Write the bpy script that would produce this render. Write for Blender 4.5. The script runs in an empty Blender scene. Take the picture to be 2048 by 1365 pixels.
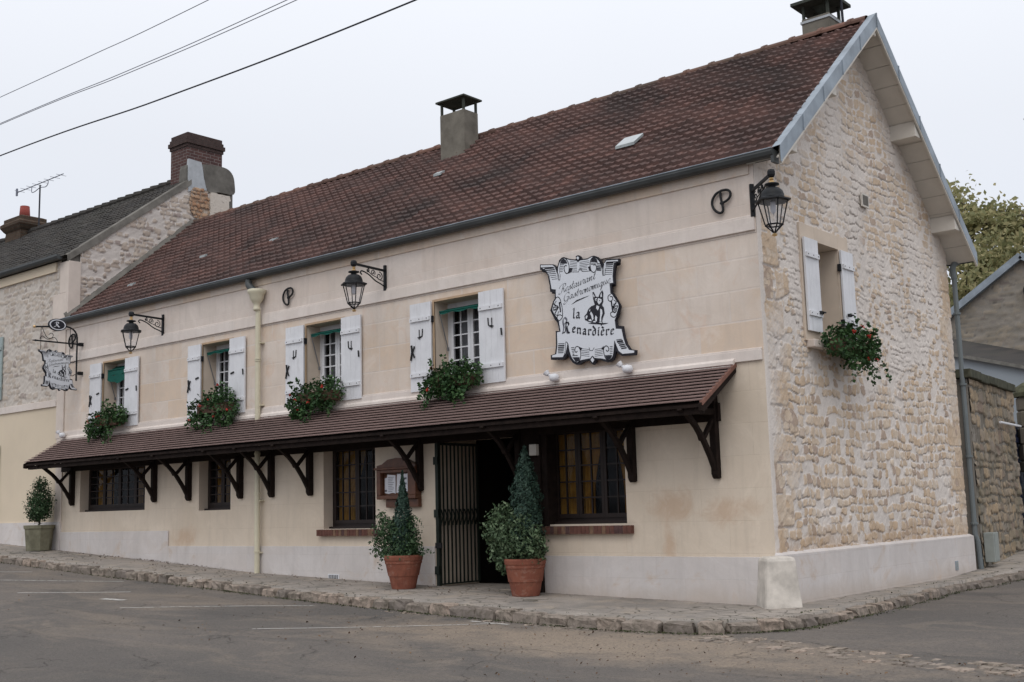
import bpy, math, random
import numpy as np
from mathutils import Vector, Matrix
from mathutils.geometry import tessellate_polygon

random.seed(7)
RNG = np.random.default_rng(11)
PI = math.pi
S = bpy.context.scene
COL = S.collection

# ------------------------------------------------------------------ camera
CAM = (6.80153, -12.91894, 1.25)
RT = (0.7625, 0.646438, -0.026677)
UP = (0.112207, -0.091519, 0.989461)
FW = (-0.637184, 0.757458, 0.142318)
cd = bpy.data.cameras.new("camera")
cam = bpy.data.objects.new("camera", cd)
COL.objects.link(cam)
cam.matrix_world = Matrix(((RT[0], UP[0], -FW[0], CAM[0]), (RT[1], UP[1], -FW[1], CAM[1]),
                           (RT[2], UP[2], -FW[2], CAM[2]), (0, 0, 0, 1)))
cd.sensor_width = 36.0
cd.lens = 36.0 * 2324.81 / 2048.0
cd.clip_start = 0.1
cd.clip_end = 2000
S.camera = cam

# ------------------------------------------------------------------ sky, sun, exposure (overcast)
SUN_EL, SUN_AZ = math.radians(52), math.radians(150)   # azimuth clockwise from +Y
w = bpy.data.worlds.new("World")
S.world = w
w.use_nodes = True
nt = w.node_tree
nt.nodes.clear()
n_out = nt.nodes.new("ShaderNodeOutputWorld")
n_bg = nt.nodes.new("ShaderNodeBackground")
n_sky = nt.nodes.new("ShaderNodeTexSky")
n_sky.sky_type = 'NISHITA'
n_sky.sun_disc = False
n_sky.sun_elevation = SUN_EL
n_sky.sun_rotation = SUN_AZ
n_sky.dust_density = 6.0
n_sky.air_density = 1.0
n_sky.ozone_density = 1.0
n_hs = nt.nodes.new("ShaderNodeHueSaturation")
n_hs.inputs['Saturation'].default_value = 0.12
nt.links.new(n_sky.outputs[0], n_hs.inputs['Color'])
# cloud layer: pale, brighter towards the zenith as an overcast sky is
n_tc = nt.nodes.new("ShaderNodeTexCoord")
n_sp = nt.nodes.new("ShaderNodeSeparateXYZ")
nt.links.new(n_tc.outputs['Generated'], n_sp.inputs[0])
n_rp = nt.nodes.new("ShaderNodeValToRGB")
e = n_rp.color_ramp.elements
e[0].position = 0.0
e[0].color = (7.2, 7.75, 8.8, 1)
e[1].position = 0.85
e[1].color = (13.6, 13.9, 14.6, 1)
m = e.new(0.30)
m.color = (8.6, 8.95, 9.7, 1)
nt.links.new(n_sp.outputs['Z'], n_rp.inputs[0])
n_nz = nt.nodes.new("ShaderNodeTexNoise")
n_nz.inputs['Scale'].default_value = 1.3
n_nz.inputs['Detail'].default_value = 3
nt.links.new(n_tc.outputs['Generated'], n_nz.inputs['Vector'])
n_mr = nt.nodes.new("ShaderNodeMapRange")
n_mr.inputs['To Min'].default_value = 0.93
n_mr.inputs['To Max'].default_value = 1.07
nt.links.new(n_nz.outputs['Fac'], n_mr.inputs['Value'])
n_vm = nt.nodes.new("ShaderNodeVectorMath")
n_vm.operation = 'SCALE'
nt.links.new(n_rp.outputs[0], n_vm.inputs[0])
nt.links.new(n_mr.outputs[0], n_vm.inputs['Scale'])
n_mx = nt.nodes.new("ShaderNodeMix")
n_mx.data_type = 'RGBA'
n_mx.inputs['Factor'].default_value = 0.93
nt.links.new(n_hs.outputs[0], n_mx.inputs['A'])
nt.links.new(n_vm.outputs[0], n_mx.inputs['B'])
nt.links.new(n_mx.outputs['Result'], n_bg.inputs['Color'])
n_bg.inputs['Strength'].default_value = 0.10
nt.links.new(n_bg.outputs[0], n_out.inputs[0])

sd = bpy.data.lights.new("sun", 'SUN')
sd.energy = 0.7
sd.angle = math.radians(35)
sd.color = (1.0, 0.96, 0.9)
sun = bpy.data.objects.new("sun", sd)
COL.objects.link(sun)
dvec = Vector((math.sin(SUN_AZ) * math.cos(SUN_EL), math.cos(SUN_AZ) * math.cos(SUN_EL), math.sin(SUN_EL)))
sun.rotation_euler = dvec.to_track_quat('Z', 'Y').to_euler()

S.view_settings.view_transform = 'Standard'
S.view_settings.look = 'None'
S.view_settings.exposure = 0.0
S.view_settings.gamma = 1.0
S.render.engine = 'CYCLES'
S.cycles.max_bounces = 6
S.cycles.diffuse_bounces = 3
S.cycles.glossy_bounces = 2
S.cycles.transparent_max_bounces = 8

# ------------------------------------------------------------------ materials
class N:
    def __init__(s, name, rough=0.9, spec=0.3, metal=0.0):
        s.m = bpy.data.materials.new(name)
        s.m.use_nodes = True
        s.t = s.m.node_tree
        s.b = s.t.nodes['Principled BSDF']
        s.b.inputs['Roughness'].default_value = rough
        s.b.inputs['Specular IOR Level'].default_value = spec
        s.b.inputs['Metallic'].default_value = metal
        s._p = None

    def n(s, kind):
        return s.t.nodes.new("ShaderNode" + kind)

    def l(s, a, b):
        s.t.links.new(a, b)

    def put(s, sock, v):
        if isinstance(v, (int, float)):
            sock.default_value = v
        elif isinstance(v, (tuple, list)):
            sock.default_value = tuple(v) + (1,) if len(v) == 3 and len(sock.default_value) == 4 else v
        else:
            s.l(v, sock)

    def pos(s):
        if s._p is None:
            s._p = s.n("NewGeometry").outputs['Position']
        return s._p

    def sep(s, v=None):
        x = s.n("SeparateXYZ")
        s.l(v or s.pos(), x.inputs[0])
        return x.outputs

    def comb(s, x, y, z=0.0):
        c = s.n("CombineXYZ")
        for i, v in enumerate((x, y, z)):
            s.put(c.inputs[i], v)
        return c.outputs[0]

    def math(s, op, a, b=0.0, c=0.0):
        x = s.n("Math")
        x.operation = op
        s.put(x.inputs[0], a)
        s.put(x.inputs[1], b)
        s.put(x.inputs[2], c)
        return x.outputs[0]

    def scale(s, v, k):
        x = s.n("Mapping")
        s.l(v, x.inputs[0])
        x.inputs['Scale'].default_value = k
        return x.outputs[0]

    def noise(s, sc=1.0, det=4, rough=0.55, vec=None, dist=0.0):
        x = s.n("TexNoise")
        s.l(vec or s.pos(), x.inputs['Vector'])
        x.inputs['Scale'].default_value = sc
        x.inputs['Detail'].default_value = det
        x.inputs['Roughness'].default_value = rough
        x.inputs['Distortion'].default_value = dist
        return x.outputs['Fac']

    def ramp(s, f, *stops):
        x = s.n("ValToRGB")
        s.l(f, x.inputs[0])
        el = x.color_ramp.elements
        while len(el) < len(stops):
            el.new(0.5)
        for i, (p, c) in enumerate(stops):
            el[i].position = p
            el[i].color = (c, c, c, 1) if isinstance(c, (int, float)) else tuple(c) + (1,)
        return x.outputs[0]

    def mix(s, f, a, b, mode='MIX'):
        x = s.n("Mix")
        x.data_type = 'RGBA'
        x.blend_type = mode
        x.clamp_factor = True
        s.put(x.inputs['Factor'], f)
        s.put(x.inputs['A'], a)
        s.put(x.inputs['B'], b)
        return x.outputs['Result']

    def attr(s, name):
        x = s.n("Attribute")
        x.attribute_name = name
        return x.outputs

    def bump(s, h, strength=0.3, dist=0.01, normal=None):
        x = s.n("Bump")
        x.inputs['Strength'].default_value = strength
        x.inputs['Distance'].default_value = dist
        s.l(h, x.inputs['Height'])
        if normal:
            s.l(normal, x.inputs['Normal'])
        s.l(x.outputs[0], s.b.inputs['Normal'])
        return x.outputs[0]

    def col(s, c):
        s.put(s.b.inputs['Base Color'], c)
        return s

    def rough(s, c):
        s.put(s.b.inputs['Roughness'], c)
        return s


def simple(name, c, rough=0.7, spec=0.3, metal=0.0, var=0.12, sc=6.0, bump=0.0):
    k = N(name, rough, spec, metal)
    f = k.noise(sc, 5, 0.6)
    lo = tuple(max(0, v * (1 - var)) for v in c)
    hi = tuple(min(1, v * (1 + var)) for v in c)
    k.col(k.ramp(f, (0.3, lo), (0.7, hi)))
    if bump:
        k.bump(k.noise(sc * 6, 4), bump, 0.004)
    return k.m


def ashlar(name, base, light, tan, joint, bw=0.95, bh=0.42, off=0.0, jstr=0.5, tanamt=0.4, jw=0.004):
    """dressed blocks on a wall parallel to X: brick pattern in (x,z) metres"""
    k = N(name, 0.92, 0.15)
    o = k.sep()
    wob = k.math('MULTIPLY', k.math('SUBTRACT', k.noise(1.5, 2), 0.5), 0.012)
    v = k.comb(k.math('ADD', k.math('ADD', o['X'], o['Y']), 40.0), k.math('ADD', k.math('ADD', o['Z'], wob), 4.0 + off), 0.0)
    br = k.n("TexBrick")
    k.l(v, br.inputs['Vector'])
    br.inputs['Scale'].default_value = 1.0
    br.inputs['Brick Width'].default_value = bw
    br.inputs['Row Height'].default_value = bh
    br.inputs['Mortar Size'].default_value = jw
    br.inputs['Mortar Smooth'].default_value = 0.6
    br.inputs['Color1'].default_value = (0, 0, 0, 1)
    br.inputs['Color2'].default_value = (1, 1, 1, 1)
    br.inputs['Mortar'].default_value = (0.5, 0.5, 0.5, 1)
    br.offset = 0.5
    big = k.noise(0.55, 4, 0.6)
    mid = k.noise(2.2, 5, 0.65, dist=0.6)
    fin = k.noise(28, 5, 0.7)
    c = k.mix(k.ramp(big, (0.35, 0.0), (0.65, 1.0)), base, light)
    c = k.mix(k.ramp(k.math('ADD', br.outputs['Color'], k.math('MULTIPLY', k.math('SUBTRACT', mid, 0.5), 0.9)), (0.50, 0.0), (0.85, tanamt)), c, tan)
    c = k.mix(k.ramp(k.noise(2.6, 5, 0.7, dist=1.2), (0.55, 0.0), (0.68, tanamt * .7)), c, (tan[0] * .97, tan[1] * .90, tan[2] * .92))
    c = k.mix(k.ramp(mid, (0.52, 0.0), (0.72, tanamt * .6)), c, tan)
    streak = k.noise(1.0, 5, 0.7, vec=k.scale(k.pos(), (7.0, 7.0, 0.7)))
    c = k.mix(k.ramp(streak, (0.50, 0.0), (0.74, 0.34)), c, tuple(v * .70 for v in base))
    c = k.mix(k.ramp(fin, (0.3, 0.14), (0.6, 0.0)), c, tuple(v * .75 for v in base))
    jm = k.ramp(k.noise(1.7, 4, 0.6), (0.36, 0.15), (0.62, 1.0))
    c = k.mix(k.math('MULTIPLY', k.math('MULTIPLY', br.outputs['Fac'], jstr), jm), c, joint)
    blot = k.noise(0.9, 6, 0.72, dist=1.5)
    c = k.mix(k.ramp(blot, (0.50, 0.0), (0.62, 0.30)), c, tuple(v * .84 for v in base))
    c = k.mix(k.ramp(blot, (0.36, 0.35), (0.46, 0.0)), c, tuple(min(1, v * 1.12) for v in light))
    k.col(c)
    h = k.math('ADD', k.math('MULTIPLY', br.outputs['Fac'], -0.6), k.math('MULTIPLY', fin, 0.5))
    k.bump(h, 0.35, 0.006)
    return k


M = {}
M['upper'] = ashlar('pale_limestone', (0.66, 0.56, 0.475), (0.71, 0.625, 0.555), (0.67, 0.515, 0.38), (0.66, 0.60, 0.56),
                    0.92, 0.40, 0.1, 0.38, 0.62, 0.016).m
M['frieze'] = ashlar('frieze_limestone', (0.64, 0.555, 0.49), (0.70, 0.62, 0.565), (0.63, 0.50, 0.41), (0.56, 0.48, 0.43),
                     1.1, 0.36, 0.02, 0.25, 0.25, 0.006).m
M['moulding'] = ashlar('moulding_limestone', (0.68, 0.60, 0.545), (0.74, 0.67, 0.62), (0.66, 0.55, 0.45), (0.5, 0.42, 0.36),
                       1.3, 2.0, 0.7, 0.25, 0.15, 0.004).m


def ground_floor():
    k = ashlar('ochre_render', (0.655, 0.555, 0.445), (0.70, 0.605, 0.50), (0.61, 0.48, 0.36), (0.50, 0.40, 0.31),
               0.78, 0.40, 0.18, 0.55, 0.12, 0.005)
    base = k.b.inputs['Base Color'].links[0].from_socket
    # damp rust-brown stain right of the dining window, and one by the left corner
    o = k.sep()
    wn = k.math('MULTIPLY', k.math('SUBTRACT', k.noise(3.2, 7, 0.75, dist=1.2), 0.5), 2.6)

    def blob(cx, cz, rx, rz):
        dx = k.math('DIVIDE', k.math('SUBTRACT', o['X'], cx), rx)
        dz = k.math('DIVIDE', k.math('SUBTRACT', o['Z'], cz), rz)
        d = k.math('ADD', k.math('SQRT', k.math('ADD', k.math('MULTIPLY', dx, dx), k.math('MULTIPLY', dz, dz))), wn)
        return k.ramp(d, (0.20, 1.0), (1.15, 0.0))
    s1 = k.math('MAXIMUM', blob(-1.42, 1.22, 0.42, 0.28), blob(-0.62, 1.15, 0.5, 0.22))
    s1 = k.math('MAXIMUM', s1, blob(-1.5, 0.72, 0.12, 0.4))
    s1 = k.math('MAXIMUM', s1, blob(-12.2, 0.9, 0.45, 0.25))
    c = k.mix(k.math('MULTIPLY', s1, 0.55), base, (0.50, 0.335, 0.22))
    k.col(c)
    return k.m


M['ground'] = ground_floor()


def plinth():
    k = ashlar('white_plinth', (0.585, 0.54, 0.515), (0.65, 0.61, 0.59), (0.57, 0.48, 0.41), (0.42, 0.36, 0.33),
               0.86, 0.27, 0.02, 0.45, 0.15, 0.004)
    base = k.b.inputs['Base Color'].links[0].from_socket
    f = k.noise(1.6, 6, 0.7, dist=0.8)
    z = k.sep()['Z']
    low = k.ramp(k.math('ADD', z, k.math('MULTIPLY', f, 0.55)), (0.30, 1.0), (0.52, 0.0))
    c = k.mix(k.math('MULTIPLY', low, 0.5), base, (0.42, 0.34, 0.27))
    c = k.mix(k.ramp(f, (0.57, 0.0), (0.68, 0.55)), c, (0.50, 0.38, 0.28))
    k.col(c)
    return k.m


M['plinth'] = plinth()
M['reveal'] = simple('cream_reveal', (0.61, 0.51, 0.415), 0.9, 0.2, var=0.07, sc=3, bump=0.15)
M['rebate'] = simple('tan_rebate', (0.46, 0.33, 0.22), 0.9, 0.2, var=0.1)


def rubble_mat(name, mortar, stA, stB, dark, mossy=0.0):
    k = N(name, 0.95, 0.1)
    a = k.attr('stone')
    s = k.n("SeparateColor")
    k.l(a['Color'], s.inputs[0])
    fin = k.noise(34, 5, 0.7)
    mid = k.noise(5, 5, 0.65)
    big = k.noise(0.8, 3, 0.6)
    st = k.mix(s.outputs['Green'], stA, stB)
    st = k.mix(k.ramp(s.outputs['Green'], (0.86, 0.0), (0.90, 0.75)), st, (stA[0] * .62, stA[1] * .60, stA[2] * .70))
    st = k.mix(k.ramp(mid, (0.4, 0.0), (0.7, 0.55)), st, tuple(v * .72 for v in stA))
    mo = k.mix(k.ramp(big, (0.35, 0.0), (0.65, 1.0)), mortar, tuple(min(1, v * 1.13) for v in mortar))
    c = k.mix(k.ramp(k.math('ADD', s.outputs['Red'], k.math('MULTIPLY', k.math('SUBTRACT', fin, 0.5), 0.5)), (0.38, 0.0), (0.62, 1.0)), mo, st)
    c = k.mix(k.math('MULTIPLY', s.outputs['Blue'], 0.8), c, dark)  # painted shadow lines along the stones' lower edges
    c = k.mix(k.ramp(fin, (0.3, 0.25), (0.55, 0.0)), c, tuple(v * .6 for v in mortar))
    if name == 'gable_rubble':
        oz = k.sep()
        lowf = k.ramp(k.math('SUBTRACT', k.math('MULTIPLY', k.noise(2.2, 6, 0.75, dist=.8), 2.6), oz['Z']), (0.35, 0.0), (0.75, 1.0))
        c = k.mix(k.math('MULTIPLY', lowf, 0.55), c, (0.42, 0.29, 0.185))
    if mossy:
        c = k.mix(k.ramp(k.noise(1.8, 5, 0.7), (0.45, 0.0), (0.62, mossy)), c, (0.13, 0.12, 0.085))
    k.col(c)
    k.bump(k.math('ADD', fin, k.math('MULTIPLY', k.noise(90, 3), 0.4)), 0.5, 0.006)
    return k.m


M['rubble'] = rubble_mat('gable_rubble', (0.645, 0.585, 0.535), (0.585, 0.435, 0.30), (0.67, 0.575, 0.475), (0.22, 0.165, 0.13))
M['rubble_n'] = rubble_mat('neighbour_rubble', (0.58, 0.53, 0.49), (0.46, 0.38, 0.32), (0.58, 0.50, 0.42), (0.19, 0.15, 0.13))
M['rubble_old'] = rubble_mat('weathered_rubble', (0.17, 0.15, 0.125), (0.40, 0.30, 0.20), (0.23, 0.215, 0.195), (0.035, 0.03, 0.025), 0.6)
M['rubble_far'] = rubble_mat('grey_rubble', (0.26, 0.235, 0.205), (0.34, 0.29, 0.23), (0.24, 0.22, 0.20), (0.11, 0.10, 0.09), 0.2)
M['quoin'] = simple('smooth_quoin', (0.65, 0.565, 0.50), 0.9, 0.2, var=0.1, sc=2.2, bump=0.2)
M['guard'] = simple('guard_stone', (0.56, 0.515, 0.46), 0.95, 0.1, var=0.25, sc=5, bump=0.6)


def rough_plaster(name, a, b, speck):
    k = N(name, 0.95, 0.1)
    f = k.noise(1.2, 4)
    sp = k.noise(11, 5, 0.75, dist=0.5)
    c = k.mix(k.ramp(f, (0.3, 0.0), (0.7, 1.0)), a, b)
    c = k.mix(k.ramp(sp, (0.56, 0.0), (0.68, 0.55)), c, speck)
    c = k.mix(k.ramp(k.noise(2.8, 3), (0.66, 0.0), (0.74, 0.5)), c, (0.48, 0.30, 0.14))
    k.col(c)
    k.bump(sp, 0.7, 0.02)
    return k.m


M['roughcast'] = rough_plaster('pale_roughcast', (0.50, 0.45, 0.41), (0.58, 0.53, 0.48), (0.36, 0.30, 0.26))
M['cream'] = simple('yellow_cream_render', (0.66, 0.56, 0.43), 0.92, 0.15, var=0.05, sc=0.9, bump=0.15)
M['greyplaster'] = simple('grey_cement', (0.155, 0.145, 0.13), 0.95, 0.1, var=0.3, sc=3.5, bump=0.5)
M['greypatch'] = simple('pale_cement_patch', (0.42, 0.44, 0.46), 0.95, 0.1, var=0.12, sc=8, bump=0.4)
M['concrete'] = simple('chimney_concrete', (0.17, 0.155, 0.13), 0.95, 0.1, var=0.3, sc=3, bump=0.5)
M['darkslab'] = simple('dark_slab', (0.055, 0.06, 0.05), 0.9, 0.2, var=0.3, sc=6, bump=0.3)


def tile_mat(name, cols, tw, th, patchc, patch=0.6, zoff=0.0):
    """cols: dark, mid, red. One colour per tile from world position, lichen patches over it"""
    k = N(name, 0.88, 0.25)
    o = k.sep()
    tx = k.math('FLOOR', k.math('DIVIDE', o['X'], tw))
    tz = k.math('FLOOR', k.math('DIVIDE', k.math('SUBTRACT', o['Z'], zoff), th))
    wn = k.n("TexWhiteNoise")
    wn.noise_dimensions = '2D'
    k.l(k.comb(tx, tz), wn.inputs['Vector'])
    c = k.ramp(wn.outputs['Value'], (0.0, cols[0]), (0.5, cols[1]), (1.0, cols[2]))
    big = k.noise(0.55, 5, 0.65, dist=0.7)
    c = k.mix(k.ramp(big, (0.44, 0.0), (0.66, patch)), c, patchc)
    fin = k.noise(30, 5, 0.75)
    c = k.mix(k.ramp(fin, (0.62, 0.0), (0.78, 0.55)), c, (0.33, 0.29, 0.25))
    c = k.mix(k.ramp(fin, (0.25, 0.5), (0.45, 0.0)), c, tuple(v * .5 for v in cols[0]))
    k.col(c)
    k.bump(fin, 0.5, 0.006)
    return k.m


M['tile'] = tile_mat('clay_roof_tile', ((0.100, 0.060, 0.053), (0.116, 0.067, 0.058), (0.142, 0.077, 0.065)), 0.20, 0.1203,
                     (0.050, 0.040, 0.038), 0.85, 5.57)
M['tile_dark'] = tile_mat('dark_mossy_tile', ((0.030, 0.028, 0.026), (0.038, 0.034, 0.031), (0.050, 0.043, 0.038)), 0.22, 0.12,
                          (0.042, 0.040, 0.032), 0.5)
M['tile_flat'] = tile_mat('canopy_tile', ((0.178, 0.120, 0.107), (0.185, 0.125, 0.112), (0.194, 0.131, 0.118)), 0.17, 0.048,
                          (0.120, 0.085, 0.076), 0.4, 2.43)
M['ridge'] = tile_mat('ridge_tile', ((0.09, 0.055, 0.045), (0.14, 0.08, 0.062), (0.19, 0.10, 0.075)), 0.48, 1.0, (0.085, 0.075, 0.06), 0.6)
M['zinc'] = simple('zinc_flashing', (0.27, 0.31, 0.35), 0.55, 0.5, 0.35, var=0.22, sc=3)
M['gutter'] = simple('dark_zinc_gutter', (0.060, 0.064, 0.064), 0.55, 0.4, 0.3, var=0.2, sc=3)
M['downpipe'] = simple('grey_green_downpipe', (0.155, 0.175, 0.18), 0.6, 0.4, 0.2, var=0.12, sc=3)
M['creampipe'] = simple('cream_painted_pipe', (0.62, 0.57, 0.43), 0.55, 0.4, var=0.08, sc=4)
def whitewood():
    k = N('white_painted_wood', 0.6, 0.35)
    c = k.ramp(k.noise(5, 5, 0.6), (0.3, (0.66, 0.66, 0.68)), (0.7, (0.74, 0.74, 0.76)))
    st = k.noise(1.0, 6, 0.7, vec=k.scale(k.pos(), (22.0, 22.0, 2.0)))
    c = k.mix(k.ramp(st, (0.56, 0.0), (0.72, 0.45)), c, (0.46, 0.45, 0.44))
    k.col(c)
    k.bump(st, 0.25, 0.004)
    return k.m


M['whitewood'] = whitewood()
M['soffit'] = simple('off_white_soffit', (0.62, 0.58, 0.52), 0.7, 0.3, var=0.06, sc=4)
M['gap'] = simple('board_gap', (0.16, 0.14, 0.12), 0.9, 0.1)
M['darkwood'] = simple('dark_stained_wood', (0.016, 0.010, 0.008), 0.85, 0.15, var=0.4, sc=9, bump=0.3)
M['frameb'] = simple('brown_window_frame', (0.018, 0.010, 0.008), 0.6, 0.4, var=0.3, sc=8)
M['menuwood'] = simple('varnished_wood', (0.105, 0.040, 0.020), 0.45, 0.45, var=0.35, sc=10)
M['iron'] = simple('black_iron', (0.009, 0.010, 0.012), 0.55, 0.25, 0.0, var=0.3, sc=12)
M['irondull'] = simple('dull_black_iron', (0.018, 0.018, 0.02), 0.75, 0.3, var=0.3, sc=12)
M['brass'] = simple('brass', (0.62, 0.42, 0.20), 0.35, 0.5, 0.7, var=0.1)
M['green'] = simple('green_awning_cloth', (0.010, 0.090, 0.070), 0.8, 0.2, var=0.15, sc=6)
M['greymetal'] = simple('grey_metal_rod', (0.20, 0.20, 0.21), 0.5, 0.5, 0.5, var=0.1)
M['lace'] = simple('lace_curtain', (0.32, 0.32, 0.34), 0.9, 0.1, var=0.2, sc=14)
M['amber'] = simple('amber_curtain', (0.50, 0.27, 0.05), 0.85, 0.1, var=0.25, sc=5)
M['inside'] = simple('dark_interior', (0.012, 0.010, 0.009), 0.95, 0.05)
def terracotta():
    k = N('terracotta', 0.88, 0.2)
    c = k.ramp(k.noise(6, 5, 0.6), (0.3, (0.18, 0.062, 0.042)), (0.7, (0.26, 0.095, 0.060)))
    c = k.mix(k.ramp(k.noise(4.5, 6, 0.75, dist=1.0), (0.52, 0.0), (0.68, 0.55)), c, (0.36, 0.24, 0.19))
    c = k.mix(k.ramp(k.noise(13, 5, 0.7), (0.55, 0.0), (0.7, 0.5)), c, (0.085, 0.045, 0.032))
    k.col(c)
    k.bump(k.noise(40, 4), 0.3, 0.004)
    return k.m


M['terracotta'] = terracotta()
M['planter'] = simple('mossy_concrete_planter', (0.18, 0.17, 0.12), 0.95, 0.1, var=0.3, sc=6, bump=0.4)
M['soil'] = simple('potting_soil', (0.03, 0.02, 0.014), 1.0, 0.05)
M['box_plastic'] = simple('brown_planter_box', (0.10, 0.055, 0.035), 0.7, 0.3)
M['paper'] = simple('menu_paper', (0.66, 0.66, 0.70), 0.8, 0.2, var=0.05)
M['ink'] = simple('ink', (0.015, 0.015, 0.022), 0.6, 0.3)
M['inkgrey'] = simple('grey_ink', (0.14, 0.14, 0.17), 0.6, 0.3)
M['signwhite'] = simple('sign_white', (0.66, 0.68, 0.72), 0.45, 0.4, var=0.03, sc=2)
M['signgold'] = simple('sign_gold', (0.52, 0.44, 0.33), 0.5, 0.4)
M['palegreen'] = simple('pale_green_shutter', (0.32, 0.38, 0.37), 0.65, 0.3, var=0.08, sc=5)
M['bluegrey'] = simple('blue_grey_cladding', (0.30, 0.335, 0.37), 0.75, 0.3, var=0.06, sc=1.5)
M['navy'] = simple('navy_gate_paint', (0.016, 0.022, 0.055), 0.5, 0.4)
M['utility'] = simple('grey_green_box', (0.27, 0.29, 0.27), 0.6, 0.3, var=0.1)
M['wire'] = simple('cable_black', (0.03, 0.032, 0.042), 0.7, 0.3)
M['wirelight'] = simple('cable_grey', (0.19, 0.20, 0.25), 0.7, 0.3)
M['redpot'] = simple('red_chimney_pot', (0.25, 0.060, 0.048), 0.8, 0.2)
M['gatemetal'] = simple('dark_green_gate', (0.014, 0.020, 0.015), 0.55, 0.4, 0.2, var=0.3)
M['doorwood'] = simple('door_wood', (0.012, 0.008, 0.007), 0.6, 0.3)
M['roofglass'] = simple('skylight_glass', (0.32, 0.35, 0.35), 0.2, 0.6, var=0.2, sc=6)
M['lampmilk'] = simple('milky_lamp_bulb', (0.55, 0.55, 0.6), 0.4, 0.4)
M['bark'] = simple('grey_bark', (0.10, 0.085, 0.07), 0.95, 0.1, var=0.3, sc=12, bump=0.6)


def glass(name, tint, alpha):
    k = N(name, 0.04, 0.5)
    k.b.inputs['Base Color'].default_value = tint + (1,)
    k.b.inputs['Alpha'].default_value = alpha
    return k.m


M['glass'] = glass('window_glass', (0.012, 0.013, 0.015), 0.40)
M['glass'].node_tree.nodes['Principled BSDF'].inputs['Specular IOR Level'].default_value = .22
M['lampglass'] = glass('lantern_glass', (0.75, 0.75, 0.78), 0.10)


def brick_mat(name, c1, c2, mortar, bw, bh, axis='yz', soldier=False):
    k = N(name, 0.92, 0.15)
    o = k.sep()
    v = k.comb(k.math('ADD', k.math('ADD', o['X'], o['Y']), 50.0), k.math('ADD', o['Z'], 5.0), 0.0)
    br = k.n("TexBrick")
    k.l(v, br.inputs['Vector'])
    br.inputs['Scale'].default_value = 1.0
    br.inputs['Brick Width'].default_value = bw
    br.inputs['Row Height'].default_value = bh
    br.inputs['Mortar Size'].default_value = 0.007
    br.inputs['Mortar Smooth'].default_value = 0.3
    br.inputs['Color1'].default_value = c1 + (1,)
    br.inputs['Color2'].default_value = c2 + (1,)
    br.inputs['Mortar'].default_value = mortar + (1,)
    if soldier:
        br.offset = 0.0
    c = k.mix(k.ramp(k.noise(9, 5, 0.7), (0.4, 0.0), (0.7, 0.55)), br.outputs['Color'], tuple(v * .45 for v in c1))
    k.col(c)
    k.bump(k.math('SUBTRACT', 1.0, br.outputs['Fac']), 0.6, 0.006)
    return k.m


M['brick'] = brick_mat('dark_red_brick', (0.095, 0.055, 0.052), (0.125, 0.070, 0.062), (0.24, 0.21, 0.20), 0.235, 0.078)
M['brickdark'] = brick_mat('sooty_brick', (0.070, 0.048, 0.045), (0.085, 0.058, 0.052), (0.07, 0.06, 0.055), 0.235, 0.078)
M['brickold'] = brick_mat('mossy_brick', (0.085, 0.055, 0.040), (0.10, 0.07, 0.05), (0.08, 0.075, 0.06), 0.235, 0.078)


def foliage(name, a, b, c, rough=0.6, trans=0.0):
    k = N(name, rough, 0.3)
    g = k.n("NewGeometry")
    c1 = k.ramp(g.outputs['Random Per Island'], (0.0, a), (0.55, b), (1.0, c))
    c1 = k.mix(k.ramp(k.noise(3.5, 3), (0.4, 0.0), (0.7, 0.5)), c1, a)
    k.col(c1)
    if trans:
        tr = k.n('BsdfTranslucent')
        k.l(c1, tr.inputs['Color'])
        ms = k.n('MixShader')
        ms.inputs[0].default_value = trans
        k.l(k.b.outputs[0], ms.inputs[1])
        k.l(tr.outputs[0], ms.inputs[2])
        k.l(ms.outputs[0], k.t.nodes['Material Output'].inputs['Surface'])
    return k.m


M['geranium'] = foliage('geranium_leaf', (0.018, 0.050, 0.014), (0.035, 0.085, 0.026), (0.07, 0.135, 0.045))
M['redpetal'] = foliage('red_petal', (0.30, 0.015, 0.012), (0.46, 0.035, 0.022), (0.55, 0.08, 0.05))
M['cypress'] = foliage('blue_green_cypress', (0.016, 0.038, 0.028), (0.028, 0.060, 0.042), (0.052, 0.092, 0.062))
M['bushdark'] = foliage('evergreen_leaf', (0.018, 0.045, 0.016), (0.038, 0.080, 0.030), (0.085, 0.135, 0.065))
M['bushpale'] = foliage('grey_green_leaf', (0.034, 0.062, 0.028), (0.075, 0.120, 0.055), (0.17, 0.22, 0.125))
M['autumn'] = foliage('autumn_leaf', (0.20, 0.21, 0.10), (0.34, 0.32, 0.16), (0.50, 0.43, 0.23), 0.7, 0.45)  # leaf colours paled in place of distance haze
M['deadleaf'] = foliage('fallen_leaf', (0.05, 0.025, 0.016), (0.11, 0.060, 0.035), (0.22, 0.15, 0.09), 0.9)
M['weed'] = foliage('moss_and_weed', (0.035, 0.042, 0.018), (0.055, 0.065, 0.028), (0.09, 0.09, 0.045), 0.9)


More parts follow.
